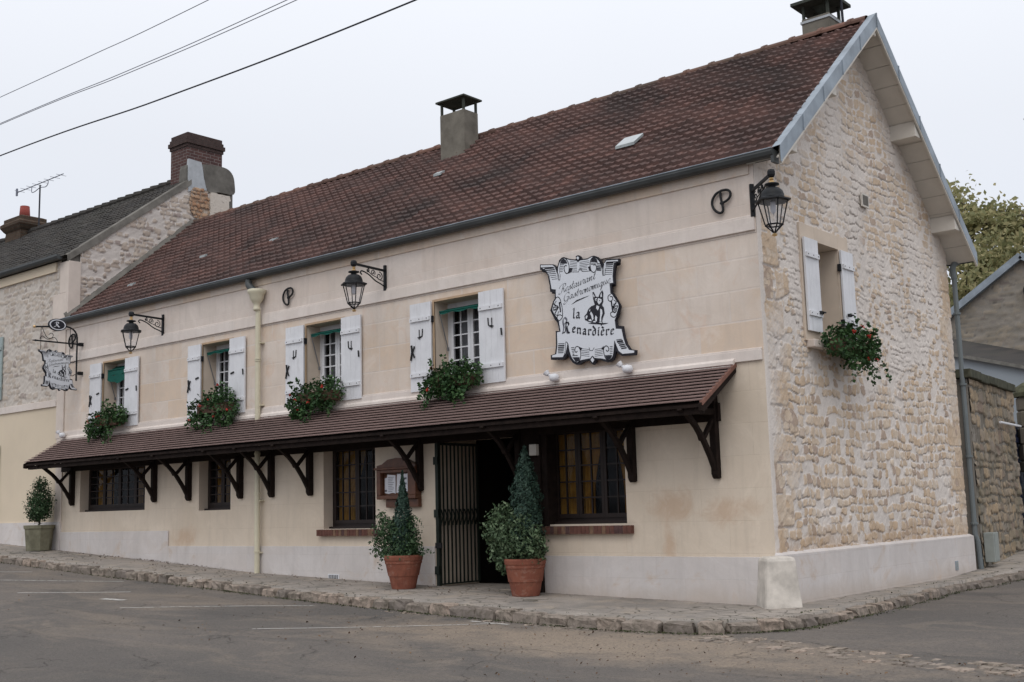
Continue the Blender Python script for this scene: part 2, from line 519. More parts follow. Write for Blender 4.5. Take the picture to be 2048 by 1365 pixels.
def asphalt():
    k = N('worn_asphalt', 0.95, 0.15)
    big = k.noise(0.28, 5, 0.6, dist=0.5)
    st = k.noise(1.0, 5, 0.65, vec=k.scale(k.pos(), (0.35, 0.9, 1.0)), dist=0.8)
    fin = k.noise(32, 6, 0.85)
    gr = k.noise(110, 4, 0.85)
    c = k.mix(k.ramp(big, (0.35, 0.0), (0.62, 1.0)), (0.122, 0.112, 0.104), (0.176, 0.154, 0.137))
    c = k.mix(k.ramp(st, (0.50, 0.0), (0.68, 0.70)), c, (0.26, 0.212, 0.168))
    # dusty ochre wash drifting off the corner
    o = k.sep()
    dx = k.math('DIVIDE', k.math('ADD', o['X'], 0.5), 4.2)
    dy = k.math('DIVIDE', k.math('ADD', o['Y'], 3.0), 1.3)
    d = k.math('ADD', k.math('SQRT', k.math('ADD', k.math('MULTIPLY', dx, dx), k.math('MULTIPLY', dy, dy))),
               k.math('MULTIPLY', k.math('SUBTRACT', k.noise(1.3, 6, 0.7), 0.5), 2.2))
    c = k.mix(k.ramp(d, (0.3, 0.8), (1.3, 0.0)), c, (0.34, 0.27, 0.205))
    tr = k.noise(1.0, 5, 0.65, vec=k.scale(k.pos(), (0.22, 1.3, 1.0)), dist=0.5)
    c = k.mix(k.ramp(tr, (0.30, 0.6), (0.44, 0.0)), c, (0.075, 0.071, 0.070))
    c = k.mix(k.ramp(k.noise(0.8, 6, 0.75, dist=1.5), (0.54, 0.0), (0.66, 0.5)), c, (0.26, 0.215, 0.175))
    # old darker patch repair in the foreground
    dp = k.math('ADD', k.math('MULTIPLY', k.math('ADD', o['Y'], 6.2), -1.0), k.math('MULTIPLY', k.noise(0.5, 4, 0.6), 1.5))
    c = k.mix(k.ramp(dp, (0.35, 0.0), (0.9, 0.5)), c, (0.098, 0.092, 0.088))
    # cracks
    v = k.n("TexVoronoi")
    v.feature = 'DISTANCE_TO_EDGE'
    vec = k.n("VectorMath")
    vec.operation = 'ADD'
    k.l(k.pos(), vec.inputs[0])
    nn = k.n("TexNoise")
    nn.inputs['Scale'].default_value = 1.4
    nn.inputs['Detail'].default_value = 5
    k.l(k.pos(), nn.inputs['Vector'])
    k.l(nn.outputs['Color'], vec.inputs[1])
    k.l(vec.outputs[0], v.inputs['Vector'])
    v.inputs['Scale'].default_value = 0.42
    cr = k.math('MULTIPLY', k.ramp(v.outputs['Distance'], (0.0, 1.0), (0.006, 0.0)), k.ramp(k.noise(0.9, 3), (0.45, 0.0), (0.55, 1.0)))
    c = k.mix(k.math('MULTIPLY', cr, 0.6), c, (0.035, 0.03, 0.028))
    c = k.mix(k.ramp(fin, (0.38, 0.6), (0.52, 0.0)), c, (0.060, 0.056, 0.053))
    c = k.mix(k.ramp(gr, (0.54, 0.0), (0.66, 0.65)), c, (0.30, 0.27, 0.24))
    k.col(c)
    k.bump(k.math('SUBTRACT', k.math('ADD', fin, k.math('MULTIPLY', gr, 0.6)), cr), 0.9, 0.012)
    return k.m


def pavement_mat():
    k = N('worn_pavement', 0.95, 0.12)
    big = k.noise(0.9, 5, 0.65, dist=0.6)
    fin = k.noise(60, 4, 0.8)
    c = k.mix(k.ramp(big, (0.38, 0.0), (0.62, 1.0)), (0.245, 0.222, 0.20), (0.36, 0.318, 0.28))
    v = k.n("TexVoronoi")
    v.feature = 'DISTANCE_TO_EDGE'
    nn = k.n("TexNoise")
    nn.inputs['Scale'].default_value = 3.0
    nn.inputs['Detail'].default_value = 3
    k.l(k.pos(), nn.inputs['Vector'])
    vec = k.n("VectorMath")
    vec.operation = 'MULTIPLY_ADD'
    k.l(nn.outputs['Color'], vec.inputs[0])
    vec.inputs[1].default_value = (0.25, 0.25, 0.0)
    k.l(k.pos(), vec.inputs[2])
    k.l(k.scale(vec.outputs[0], (1.0, 1.6, 0.0)), v.inputs['Vector'])
    v.inputs['Scale'].default_value = 3.2
    mask = k.ramp(k.noise(0.6, 3), (0.42, 0.0), (0.52, 1.0))
    cr = k.math('MULTIPLY', k.ramp(v.outputs['Distance'], (0.0, 1.0), (0.05, 0.0)), mask)
    c = k.mix(k.ramp(k.noise(2.2, 4), (0.5, 0.0), (0.7, 0.6)), c, (0.42, 0.35, 0.28))
    c = k.mix(k.math('MULTIPLY', cr, 0.8), c, (0.065, 0.062, 0.045))
    c = k.mix(k.ramp(fin, (0.35, 0.45), (0.5, 0.0)), c, (0.09, 0.08, 0.07))
    k.col(c)
    k.bump(k.math('SUBTRACT', k.math('MULTIPLY', fin, 0.35), cr), 0.7, 0.012)
    return k.m


M['asphalt'] = asphalt()
M['pavement'] = pavement_mat()


def kerb_mat():
    k = N('kerb_sandstone', 0.92, 0.15)
    g = k.n("NewGeometry")
    c = k.ramp(g.outputs['Random Per Island'], (0.0, (0.20, 0.17, 0.15)), (0.5, (0.30, 0.25, 0.21)), (1.0, (0.38, 0.30, 0.245)))
    c = k.mix(k.ramp(k.noise(9, 7, 0.75, dist=.6), (0.44, 0.0), (0.60, 0.8)), c, (0.12, 0.105, 0.082))
    k.col(c)
    k.bump(k.noise(30, 5, 0.7), 0.8, 0.012)
    return k.m


M['kerb'] = kerb_mat()
M['paint'] = simple('worn_road_paint', (0.42, 0.40, 0.37), 0.9, 0.15, var=0.35, sc=9)


def worn_paint():
    k = N('worn_white_line', 0.9, 0.2)
    k.col((0.50, 0.48, 0.45))
    k.b.inputs['Alpha'].default_value = 1
    k.l(k.ramp(k.math('ADD', k.noise(14, 5, 0.75), k.math('MULTIPLY', k.noise(1.3, 3), 0.5)), (0.56, 0.0), (0.74, 0.9)), k.b.inputs['Alpha'])
    return k.m


M['line'] = worn_paint()

# ------------------------------------------------------------------ mesh helpers
class MB:
    def __init__(s):
        s.v, s.f, s.mi, s.n = [], [], [], 0

    def add(s, verts, faces, mi=0):
        b = s.n
        s.v.extend([tuple(map(float, p)) for p in verts])
        s.n += len(verts)
        for f in faces:
            s.f.append(tuple(b + i for i in f))
            s.mi.append(mi)
        return s

    def box(s, x0, y0, z0, x1, y1, z1, mi=0):
        v = [(x, y, z) for z in (z0, z1) for y in (y0, y1) for x in (x0, x1)]
        return s.add(v, [(0, 2, 3, 1), (4, 5, 7, 6), (0, 1, 5, 4), (2, 6, 7, 3), (0, 4, 6, 2), (1, 3, 7, 5)], mi)

    def quad(s, a, b, c, d, mi=0):
        return s.add([a, b, c, d], [(0, 1, 2, 3)], mi)

    def bar(s, a, b, wd, ht, mi=0, up=(0, 0, 1)):
        """box beam from a to b, width wd (sideways), height ht (along up)"""
        a, b = Vector(a), Vector(b)
        d = (b - a).normalized()
        u = Vector(up)
        sd_ = d.cross(u)
        if sd_.length < 1e-4:
            u = Vector((1, 0, 0))
            sd_ = d.cross(u)
        sd_.normalize()
        u = sd_.cross(d).normalized()
        v = []
        for p in (a, b):
            for i, j in ((-1, -1), (1, -1), (1, 1), (-1, 1)):
                v.append(p + sd_ * (i * wd / 2) + u * (j * ht / 2))
        return s.add(v, [(0, 3, 2, 1), (4, 5, 6, 7), (0, 1, 5, 4), (1, 2, 6, 5), (2, 3, 7, 6), (3, 0, 4, 7)], mi)

    def tube(s, pts, r, n=8, mi=0, cap=True):
        pts = [Vector(p) for p in pts]
        rs = r if isinstance(r, (list, tuple)) else [r] * len(pts)
        v, f = [], []
        ref = None
        for i, p in enumerate(pts):
            d = (pts[min(i + 1, len(pts) - 1)] - pts[max(i - 1, 0)])
            d = d.normalized() if d.length > 1e-9 else Vector((0, 0, 1))
            if ref is None:
                ref = Vector((0, 0, 1)) if abs(d.z) < 0.9 else Vector((1, 0, 0))
            x = (ref - d * ref.dot(d))
            x = x.normalized() if x.length > 1e-6 else d.orthogonal().normalized()
            y = d.cross(x)
            ref = x
            for k in range(n):
                t = 2 * PI * k / n
                v.append(p + (x * math.cos(t) + y * math.sin(t)) * rs[i])
        for i in range(len(pts) - 1):
            for k in range(n):
                a, b = i * n + k, i * n + (k + 1) % n
                f.append((a, b, b + n, a + n))
        if cap:
            f.append(tuple(range(n - 1, -1, -1)))
            f.append(tuple((len(pts) - 1) * n + k for k in range(n)))
        return s.add(v, f, mi)

    def lathe(s, prof, c, n=24, mi=0, ph=0.0, sx=1.0, sy=1.0):
        v, f = [], []
        for r_, z in prof:
            for k in range(n):
                t = 2 * PI * k / n + ph
                v.append((c[0] + r_ * sx * math.cos(t), c[1] + r_ * sy * math.sin(t), c[2] + z))
        for i in range(len(prof) - 1):
            for k in range(n):
                a, b = i * n + k, i * n + (k + 1) % n
                f.append((a, b, b + n, a + n))
        if prof[0][0] > 1e-4:
            f.append(tuple(range(n - 1, -1, -1)))
        if prof[-1][0] > 1e-4:
            f.append(tuple((len(prof) - 1) * n + k for k in range(n)))
        return s.add(v, f, mi)

    def prism(s, poly, mp, d0, d1, mi=0, mside=None):
        """extrude a 2D polygon; mp(u, v, w) -> xyz, w from d0 to d1"""
        k = len(poly)
        tri = tessellate_polygon([[Vector((p[0], p[1], 0)) for p in poly]])
        s.add([mp(p[0], p[1], d1) for p in poly], tri, mi)
        s.add([mp(p[0], p[1], d0) for p in poly], [t[::-1] for t in tri], mi)
        v = [mp(p[0], p[1], d0) for p in poly] + [mp(p[0], p[1], d1) for p in poly]
        return s.add(v, [(i, (i + 1) % k, (i + 1) % k + k, i + k) for i in range(k)], mi if mside is None else mside)

    def build(s, name, mats, parent=None, smooth=False, bevel=0.0, fixn=True):
        me = bpy.data.meshes.new(name)
        off = Vector(parent.get('_o', (0, 0, 0))) if parent else Vector((0, 0, 0))
        v = np.array(s.v, dtype=float).reshape(-1, 3) - np.array(off)
        me.from_pydata(v.tolist(), [], s.f)
        if not isinstance(mats, (list, tuple)):
            mats = [mats]
        for m_ in mats:
            me.materials.append(m_)
        me.polygons.foreach_set('material_index', s.mi)
        if fixn:
            import bmesh
            bm = bmesh.new()
            bm.from_mesh(me)
            bmesh.ops.recalc_face_normals(bm, faces=bm.faces)
            bm.to_mesh(me)
            bm.free()
        if smooth:
            me.polygons.foreach_set('use_smooth', [True] * len(me.polygons))
        me.update()
        o = bpy.data.objects.new(name, me)
        COL.objects.link(o)
        if parent:
            o.parent = parent
            o['_o'] = tuple(off)
        if bevel:
            b = o.modifiers.new('bevel', 'BEVEL')
            b.width = bevel
            b.segments = 2
            b.limit_method = 'ANGLE'
        return o


def thing(name, label, cat, loc=(0, 0, 0), group=None):
    o = bpy.data.objects.new(name, None)
    COL.objects.link(o)
    o.location = loc
    o.empty_display_size = 0.2
    o['label'] = label
    o['category'] = cat
    o['_o'] = tuple(loc)
    if group:
        o['group'] = group
    return o


def tag(o, label, cat, group=None, kind=None):
    o['label'] = label
    o['category'] = cat
    if group:
        o['group'] = group
    if kind:
        o['kind'] = kind
    return o


def struct(o, label=None, cat=None):
    o['kind'] = 'structure'
    if label:
        o['label'] = label
        o['category'] = cat
    return o


def grid_mesh(name, P, mat, parent=None, keep=None, attrs=None, smooth=False):
    """P: (r,c,3) array; keep: (r-1,c-1) bool"""
    r_, c_ = P.shape[:2]
    off = np.array(parent.get('_o', (0, 0, 0))) if parent else np.zeros(3)
    idx = np.arange(r_ * c_).reshape(r_, c_)
    F = np.stack([idx[:-1, :-1], idx[:-1, 1:], idx[1:, 1:], idx[1:, :-1]], -1).reshape(-1, 4)
    if keep is not None:
        F = F[keep.reshape(-1)]
    used = np.unique(F)
    mp = np.full(r_ * c_, -1)
    mp[used] = np.arange(len(used))
    F = mp[F]
    V = (P.reshape(-1, 3) - off)[used]
    me = bpy.data.meshes.new(name)
    me.vertices.add(len(V))
    me.vertices.foreach_set('co', V.astype(np.float32).ravel())
    me.loops.add(len(F) * 4)
    me.loops.foreach_set('vertex_index', F.astype(np.int32).ravel())
    me.polygons.add(len(F))
    me.polygons.foreach_set('loop_start', np.arange(len(F), dtype=np.int32) * 4)
    me.polygons.foreach_set('loop_total', np.full(len(F), 4, dtype=np.int32))
    if smooth:
        me.polygons.foreach_set('use_smooth', np.ones(len(F), bool))
    me.update(calc_edges=True)
    me.materials.append(mat)
    if attrs is not None:
        at = me.color_attributes.new('stone', 'FLOAT_COLOR', 'POINT')
        a4 = np.ones((len(used), 4), np.float32)
        a4[:, :3] = attrs.reshape(-1, 3)[used]
        at.data.foreach_set('color', a4.ravel())
    o = bpy.data.objects.new(name, me)
    COL.objects.link(o)
    if parent:
        o.parent = parent
        o['_o'] = tuple(off)
    return o


def leafmesh(name, C, Nn, size, mat, parent=None, asp=0.55, smooth=False, fold=0.15):
    """many leaf quads: centres C (n,3), rough normals Nn (n,3), sizes (n,)"""
    n = len(C)
    Nn = Nn / (np.linalg.norm(Nn, axis=1, keepdims=True) + 1e-9)
    rv = RNG.normal(size=(n, 3))
    T = np.cross(Nn, rv)
    T /= (np.linalg.norm(T, axis=1, keepdims=True) + 1e-9)
    B = np.cross(Nn, T)
    sz = np.asarray(size).reshape(-1, 1)
    off = np.array(parent.get('_o', (0, 0, 0))) if parent else np.zeros(3)
    p0 = C - T * sz
    p1 = C + B * sz * asp + Nn * sz * fold
    p2 = C + T * sz
    p3 = C - B * sz * asp + Nn * sz * fold
    V = np.stack([p0, p1, p2, p3], 1).reshape(-1, 3) - off
    me = bpy.data.meshes.new(name)
    me.vertices.add(4 * n)
    me.vertices.foreach_set('co', V.astype(np.float32).ravel())
    me.loops.add(4 * n)
    me.loops.foreach_set('vertex_index', np.arange(4 * n, dtype=np.int32))
    me.polygons.add(n)
    me.polygons.foreach_set('loop_start', np.arange(n, dtype=np.int32) * 4)
    me.polygons.foreach_set('loop_total', np.full(n, 4, dtype=np.int32))
    me.update(calc_edges=True)
    me.materials.append(mat)
    o = bpy.data.objects.new(name, me)
    COL.objects.link(o)
    if parent:
        o.parent = parent
        o['_o'] = tuple(off)
    return o


XZ = lambda u, v, w: (u, w, v)      # polygon in (x, z), depth along y
YZ = lambda u, v, w: (w, u, v)      # polygon in (y, z), depth along x
XY = lambda u, v, w: (u, v, w)

# ------------------------------------------------------------------ ground heights
GX = [-60, -40, -24, -19.5, -16.7, -10, -5.7, 0, 60]
GZ = [2.2, 1.6, 1.0, .78, .62, .25, .12, 0, 0]


def gx(x):
    return np.interp(x, GX, GZ)


def lane(y):
    return 0.045 * np.clip(np.asarray(y, float) - 5.5, 0, 60)


def zpav(x, y):
    return gx(x) + lane(y) + 0.012 * np.minimum(0, y)


def zroad(x, y):
    return gx(x) + lane(y) - 0.135 + 0.015 * np.minimum(0, np.asarray(y, float) + 1.2)


# kerb line (front edge of the pavement)
KERB = [(-34, -1.65), (-24, -1.6), (-16.3, -1.5), (-12.6, -1.45), (-10.0, -1.35), (-8.4, -1.5), (-6.6, -1.72), (-4.6, -1.80), (-2.7, -1.95),
        (-1.0, -2.05), (0.0, -1.83), (0.47, -1.45), (0.70, -0.9), (0.74, 0.4), (0.55, 2.7), (0.45, 4.8), (0.72, 6.8), (1.3, 8.5), (1.9, 11), (2.4, 14), (3.0, 22)]
INNER = [(-34, 0.0), (-24, 0.0), (-16.3, 0.0), (-12.6, 0), (-10, 0), (-8.4, 0), (-6.6, 0), (-4.6, 0), (-2.7, 0), (-1.2, 0), (-0.4, 0), (-0.05, 0.0), (0.0, 0.1),
         (0, 0.6), (0, 2.7), (0, 4.8), (0, 6.7), (-.12, 8.5), (-.35, 11), (-.6, 14), (-1.2, 22)]


def resample(P, n):
    P = np.array(P, float)
    # Catmull-Rom
    out = []
    k = len(P)
    for i in range(k - 1):
        p0, p1, p2, p3 = P[max(i - 1, 0)], P[i], P[i + 1], P[min(i + 2, k - 1)]
        for j in range(n):
            t = j / n
            out.append(0.5 * ((2 * p1) + (-p0 + p2) * t + (2 * p0 - 5 * p1 + 4 * p2 - p3) * t * t + (-p0 + 3 * p1 - 3 * p2 + p3) * t ** 3))
    out.append(P[-1])
    return np.array(out)


def cr(P, n=6):
    return [tuple(p) for p in resample(P, n)]


# road: one sheet out to the horizon
xs = np.concatenate([np.linspace(-400, -45, 8), np.linspace(-40, 20, 121), np.linspace(25, 400, 8)])
ys = np.concatenate([np.linspace(-400, -22, 8), np.linspace(-20, 24, 89), np.linspace(30, 500, 8)])
X_, Y_ = np.meshgrid(xs, ys)
Z_ = zroad(X_, np.clip(Y_, -25, 30)) + 0.012 * np.sin(X_ * 0.9 + 1.3 * np.sin(Y_ * 0.7)) * np.cos(Y_ * 1.1)
P_ = np.stack([X_, Y_, Z_], -1)
road = struct(grid_mesh('road', P_, M['asphalt'], smooth=True), 'worn grey asphalt road with dusty ochre patches', 'road')


def rz(x, y):
    return float(zroad(x, y) + 0.012 * math.sin(x * 0.9 + 1.3 * math.sin(y * 0.7)) * math.cos(y * 1.1))


K_ = resample(KERB, 8)
I_ = resample(INNER, 8)
tt = np.linspace(0, .965, 9)[:, None, None]
PP = I_[None] * (1 - tt) + K_[None] * tt
zz = zpav(PP[..., 0], PP[..., 1])
noise_ = 0.006 * np.sin(PP[..., 0] * 5.1 + PP[..., 1] * 3.3) + 0.005 * np.sin(PP[..., 0] * 11 - PP[..., 1] * 7)
zz = zz + noise_ * tt[..., 0]
pv = np.stack([PP[..., 0], PP[..., 1], zz], -1)
last = pv[-1:].copy()
last[..., 2] -= 0.4
pv = np.concatenate([pv, last], 0)
struct(grid_mesh('pavement', pv, M['pavement'], smooth=False), 'cracked grey pavement along the restaurant wall', 'pavement')


def stone_block(mb, c, d, n_, L, W, H, jit=0.018, rng=random):
    """rounded rough kerb block: c centre top, d direction, n_ outward"""
    v, f = [], []
    nu, nv = 4, 3
    lay = [(-H, 1.0), (-H * .35, 1.0), (-0.025, 0.98), (0.0, 0.86)]
    ring = []
    for (dz, sc) in lay:
        pts = [(-1, -1), (-.35, -1.05), (.35, -1.05), (1, -1), (1.04, 0), (1, 1), (.35, 1.05), (-.35, 1.05), (-1, 1), (-1.04, 0)]
        for (a, b) in pts:
            x = a * L / 2 * (sc if abs(a) > .9 else 1)
            y = b * W / 2 * sc
            j = [rng.uniform(-jit, jit) for _ in range(3)]
            v.append((c[0] + d[0] * x + n_[0] * y + j[0], c[1] + d[1] * x + n_[1] * y + j[1], c[2] + dz + j[2] * .5))
        ring.append(len(pts))
    k = 10
    for i in range(len(lay) - 1):
        for q in range(k):
            a, b = i * k + q, i * k + (q + 1) % k
            f.append((a, b, b + k, a + k))
    f.append(tuple((len(lay) - 1) * k + q for q in range(k)))
    mb.add(v, f)


mb = MB()
rk = random.Random(5)
seg = resample(KERB, 60)
acc = 0.0
nextL = 0.35
start = 0
i = 0
while i < len(seg) - 1:
    L = rk.uniform(0.22, 0.46)
    j = i
    ln = 0
    while j < len(seg) - 1 and ln < L:
        ln += np.linalg.norm(seg[j + 1] - seg[j])
        j += 1
    a, b = seg[i], seg[j]
    c = (a + b) / 2
    d = b - a
    ll = np.linalg.norm(d)
    if ll < 0.08:
        break
    d = d / ll
    nn_ = np.array((d[1], -d[0]))
    drop = 0.0
    if -10.35 < c[0] < -9.75 and c[1] < 0:
        drop = 0.06
    c3 = (c[0] + nn_[0] * rk.uniform(-.01, .03), c[1] + nn_[1] * rk.uniform(-.01, .03), float(zpav(c[0], c[1])) + rk.uniform(-.016, .012) - drop)
    if c[1] > -.6:
        c3 = (c3[0], c3[1], c3[2] - .03)
    stone_block(mb, c3, d, nn_, ll - rk.uniform(0.022, 0.05), rk.uniform(0.17, 0.24), 0.24, 0.016, rk)
    i = j
kb = mb.build('kerb', M['kerb'], smooth=False)
struct(kb, 'row of worn sandstone kerb blocks edging the pavement', 'kerb')

# cobbled gutter strip crossing the mouth of the lane
mb = MB()
for t in np.linspace(0, 1, 34):
    for q in range(3):
        x = 0.15 + t * 4.6
        y = -1.95 + t * (-0.95) - q * 0.2 + 0.05 * math.sin(t * 9)
        if rk.random() < .12:
            continue
        stone_block(mb, (x, y, rz(x, y) + 0.010 + rk.uniform(-.014, .006)), (0.96, -0.2), (0.2, 0.96), rk.uniform(.10, .15), rk.uniform(.12, .18), .1, .012, rk)
for t in np.linspace(0, 1, 40):
    x = -5.0 + t * 4.6
    y = float(np.interp(x, [k[0] for k in KERB[:11]], [k[1] for k in KERB[:11]])) - 0.22 - .03 * math.sin(t * 20)
    if rk.random() < .45:
        continue
    stone_block(mb, (x, y, rz(x, y) + 0.006 + rk.uniform(-.008, .008)), (1, 0), (0, 1), rk.uniform(.08, .13), rk.uniform(.07, .12), .1, .012, rk)
struct(mb.build('gutter_cobbles', M['kerb']), 'sunken cobble gutter crossing the mouth of the lane', 'gutter')

# worn white bay lines
mb = MB()
for (a, b, wd) in (((-13.07, -3.11), (-11.42, -1.75), .05), ((-11.2, -3.75), (-10.05, -2.47), .06), ((-8.04, -3.88), (-5.96, -2.15), .05),
                   ((-4.66, -4.2), (-2.5, -2.3), .05), ((-9.42, -3.33), (-8.9, -3.28), .14), ((-14.8, -3.0), (-13.9, -2.1), .05),
                   ((-2.95, -2.25), (-2.3, -2.3), .06)):
    a, b = np.array(a), np.array(b)
    d = (b - a) / np.linalg.norm(b - a)
    n_ = np.array((-d[1], d[0])) * wd / 2
    K = 10
    for q in range(K):
        p, r_ = a + (b - a) * q / K, a + (b - a) * (q + 1) / K
        mb.quad(*[(v[0], v[1], rz(v[0], v[1]) + .006) for v in (p - n_, r_ - n_, r_ + n_, p + n_)])
struct(mb.build('road_marking', M['line'], fixn=False), 'worn white parking bay lines on the asphalt', 'road marking')

# ------------------------------------------------------------------ rubble walls
def wob(U, V, s, seed):
    r_ = np.random.default_rng(seed)
    o = np.zeros_like(U)
    for k in range(6):
        a, b, p = r_.normal(size=2) * s, 0, r_.uniform(0, 6.28)
        o += np.sin(U * a[0] + V * a[1] + p) / 6
    return o


def rubble(U, V, spec, seed, extra=()):
    """returns height and (mask, rand, dark). spec(v)->(rowh, wmin, wmax, relief, coverage, dark)"""
    r_ = np.random.default_rng(seed)
    H = np.zeros_like(U)
    Mk = np.zeros_like(U)
    Rd = np.zeros_like(U)
    Dk = np.zeros_like(U)
    Uw = U + 0.05 * wob(U, V, 9, seed + 1) + 0.012 * wob(U, V, 40, seed + 3)
    Vw = V + 0.07 * wob(U, V, 4, seed + 2) + 0.012 * wob(U, V, 45, seed + 4)
    u0, u1, v0, v1 = U.min(), U.max(), V.min(), V.max()
    v = v0 - .1
    stones = []
    while v < v1 + .1:
        rh, wa, wb, rel, cov, dk = spec(v)
        rh *= r_.uniform(.75, 1.3)
        u = u0 - r_.uniform(0, wb)
        while u < u1:
            wd = r_.uniform(wa, wb)
            if r_.random() < cov:
                stones.append((u + wd / 2, v + rh / 2 + r_.uniform(-.1, .1) * rh, wd / 2 * r_.uniform(.76, .97), rh / 2 * r_.uniform(.74, .95), rel * r_.uniform(.5, 1.2), dk, 0))
            u += wd
        v += rh
    stones += list(extra)
    du = U[0, 1] - U[0, 0]
    dv = V[1, 0] - V[0, 0]
    nr, nc = U.shape
    for (cu, cv, a, b, rel, dk, kind) in stones:
        i0 = int(max(0, (cv - b - .12 - v0) / dv))
        i1 = int(min(nr, (cv + b + .12 - v0) / dv + 2))
        j0 = int(max(0, (cu - a - .12 - u0) / du))
        j1 = int(min(nc, (cu + a + .12 - u0) / du + 2))
        if i1 <= i0 or j1 <= j0:
            continue
        uu, vv = Uw[i0:i1, j0:j1] - cu, Vw[i0:i1, j0:j1] - cv
        if kind:
            uu, vv = U[i0:i1, j0:j1] - cu, V[i0:i1, j0:j1] - cv
        sh = r_.uniform(-.25, .25) if not kind else 0
        vv = vv + uu * sh * .4
        p = r_.uniform(3.0, 6.0) if not kind else 9
        d = (np.abs(uu / a) ** p + np.abs(vv / b) ** p) ** (1 / p)
        th_ = np.arctan2(vv / b, uu / a)
        p1_, p2_ = r_.uniform(0, 6.28, 2)
        if not kind:
            d = d * (1 + .09 * np.sin(3 * th_ + p1_) + .06 * np.sin(7 * th_ + p2_))
        m = np.clip((1.06 - d) / .12, 0, 1)
        m = m * m * (3 - 2 * m)
        tilt = 1 + (vv / b) * (-.25) + (uu / a) * r_.uniform(-.3, .3)
        h = m * rel * tilt
        rd = r_.random()
        sel = m > Mk[i0:i1, j0:j1]
        H[i0:i1, j0:j1] = np.where(sel, h, H[i0:i1, j0:j1])
        Rd[i0:i1, j0:j1] = np.where(sel, rd, Rd[i0:i1, j0:j1])
        # thin open joint under the stone's lower lip, its shadow painted in too
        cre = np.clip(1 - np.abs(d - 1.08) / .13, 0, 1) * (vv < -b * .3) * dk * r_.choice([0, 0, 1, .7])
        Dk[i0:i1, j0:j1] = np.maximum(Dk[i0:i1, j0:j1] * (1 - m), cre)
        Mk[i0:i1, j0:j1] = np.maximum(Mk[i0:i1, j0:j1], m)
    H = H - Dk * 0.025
    H += 0.008 * wob(U, V, 12, seed + 8) + 0.006 * wob(U, V, 30, seed + 9) + 0.006 * wob(U, V, 90, seed + 10) + r_.normal(0, .0013, U.shape)
    return H, np.stack([Mk, Rd, Dk], -1)


# ------------------------------------------------------------------ the restaurant
HOUSE = thing('restaurant', 'long two-storey cream stone restaurant with brown tiled roof and brown canopy', 'building', (-8.3, 3.3, 0))
XL, XR, YB = -16.75, 0.0, 6.65
RY, RZ = 3.25, 8.32
SF, SB = 0.83, 0.853


def zroof(y):
    return RZ - SF * (RY - y) if y < RY else RZ - SB * (y - RY)


def wall_x(name, x0, x1, z0, z1, holes, y, mat, depth=0.25, reveal=None, parent=None, topmi=0):
    """wall parallel to X at y with rectangular holes and reveals going back to y+depth"""
    mb_ = MB()
    xs_ = sorted({x0, x1} | {h[0] for h in holes} | {h[1] for h in holes})
    zs_ = sorted({z0, z1} | {h[2] for h in holes} | {h[3] for h in holes})
    xs_ = [v for v in xs_ if x0 <= v <= x1]
    zs_ = [v for v in zs_ if z0 <= v <= z1]
    for a, b in zip(xs_, xs_[1:]):
        for c, d in zip(zs_, zs_[1:]):
            mx_, mz_ = (a + b) / 2, (c + d) / 2
            if any(h[0] < mx_ < h[1] and h[2] < mz_ < h[3] for h in holes):
                continue
            mb_.quad((a, y, c), (b, y, c), (b, y, d), (a, y, d), 0)
    for h in holes:
        dp = h[4] if len(h) > 4 else depth
        a, b, c, d = h[:4]
        mb_.quad((a, y, c), (a, y + dp, c), (a, y + dp, d), (a, y, d), 1)
        mb_.quad((b, y + dp, c), (b, y, c), (b, y, d), (b, y + dp, d), 1)
        mb_.quad((a, y, d), (a, y + dp, d), (b, y + dp, d), (b, y, d), 1)
        mb_.quad((a, y + dp, c), (a, y, c), (b, y, c), (b, y + dp, c), 1)
    return mb_.build(name, [mat, reveal or M['reveal']], parent, fixn=False)


UPW = [(-15.2, -14.28), (-11.72, -10.8), (-8.7, -7.75), (-5.63, -4.65)]
UZ0, UZ1 = 3.22, 4.47
GW = [(-16.03, -13.6, 1.41, 2.36), (-11.80, -10.83, 1.36, 2.36), (-8.27, -7.01, 0.99, 2.36), (-3.56, -2.15, 1.01, 2.36)]
DOOR = (-5.67, -3.94, -0.3, 2.34, 0.95)

wall_x('upper_wall', XL, XR, 2.97, 4.60, [(a, b, UZ0, UZ1, .32) for a, b in UPW], 0.0, M['upper'], parent=HOUSE)
wall_x('frieze', XL, XR, 4.60, 5.62, [], -0.005, M['frieze'], parent=HOUSE)
wall_x('lower_wall', XL, XR, -0.4, 2.97, [g + (.23,) for g in GW] + [DOOR], 0.0, M['ground'], parent=HOUSE)

# string courses
mb = MB()
mb.box(XL, -0.035, 4.63, -0.02, 0.0, 4.80)
mb.box(XL, -0.022, 4.80, -0.02, 0.0, 4.83)
mb.build('upper_string_course', M['moulding'], HOUSE, bevel=0.006)
mb = MB()
mb.box(XL, -0.035, 2.985, -0.02, 0.0, 3.12)
mb.box(XL, -0.018, 3.12, -0.02, 0.0, 3.145)
mb.build('lower_string_course', M['moulding'], HOUSE, bevel=0.006)
mb = MB()
mb.box(XL, -0.025, 5.36, -0.06, -0.0, 5.62)
mb.build('eaves_band', M['upper'], HOUSE, bevel=0.004)

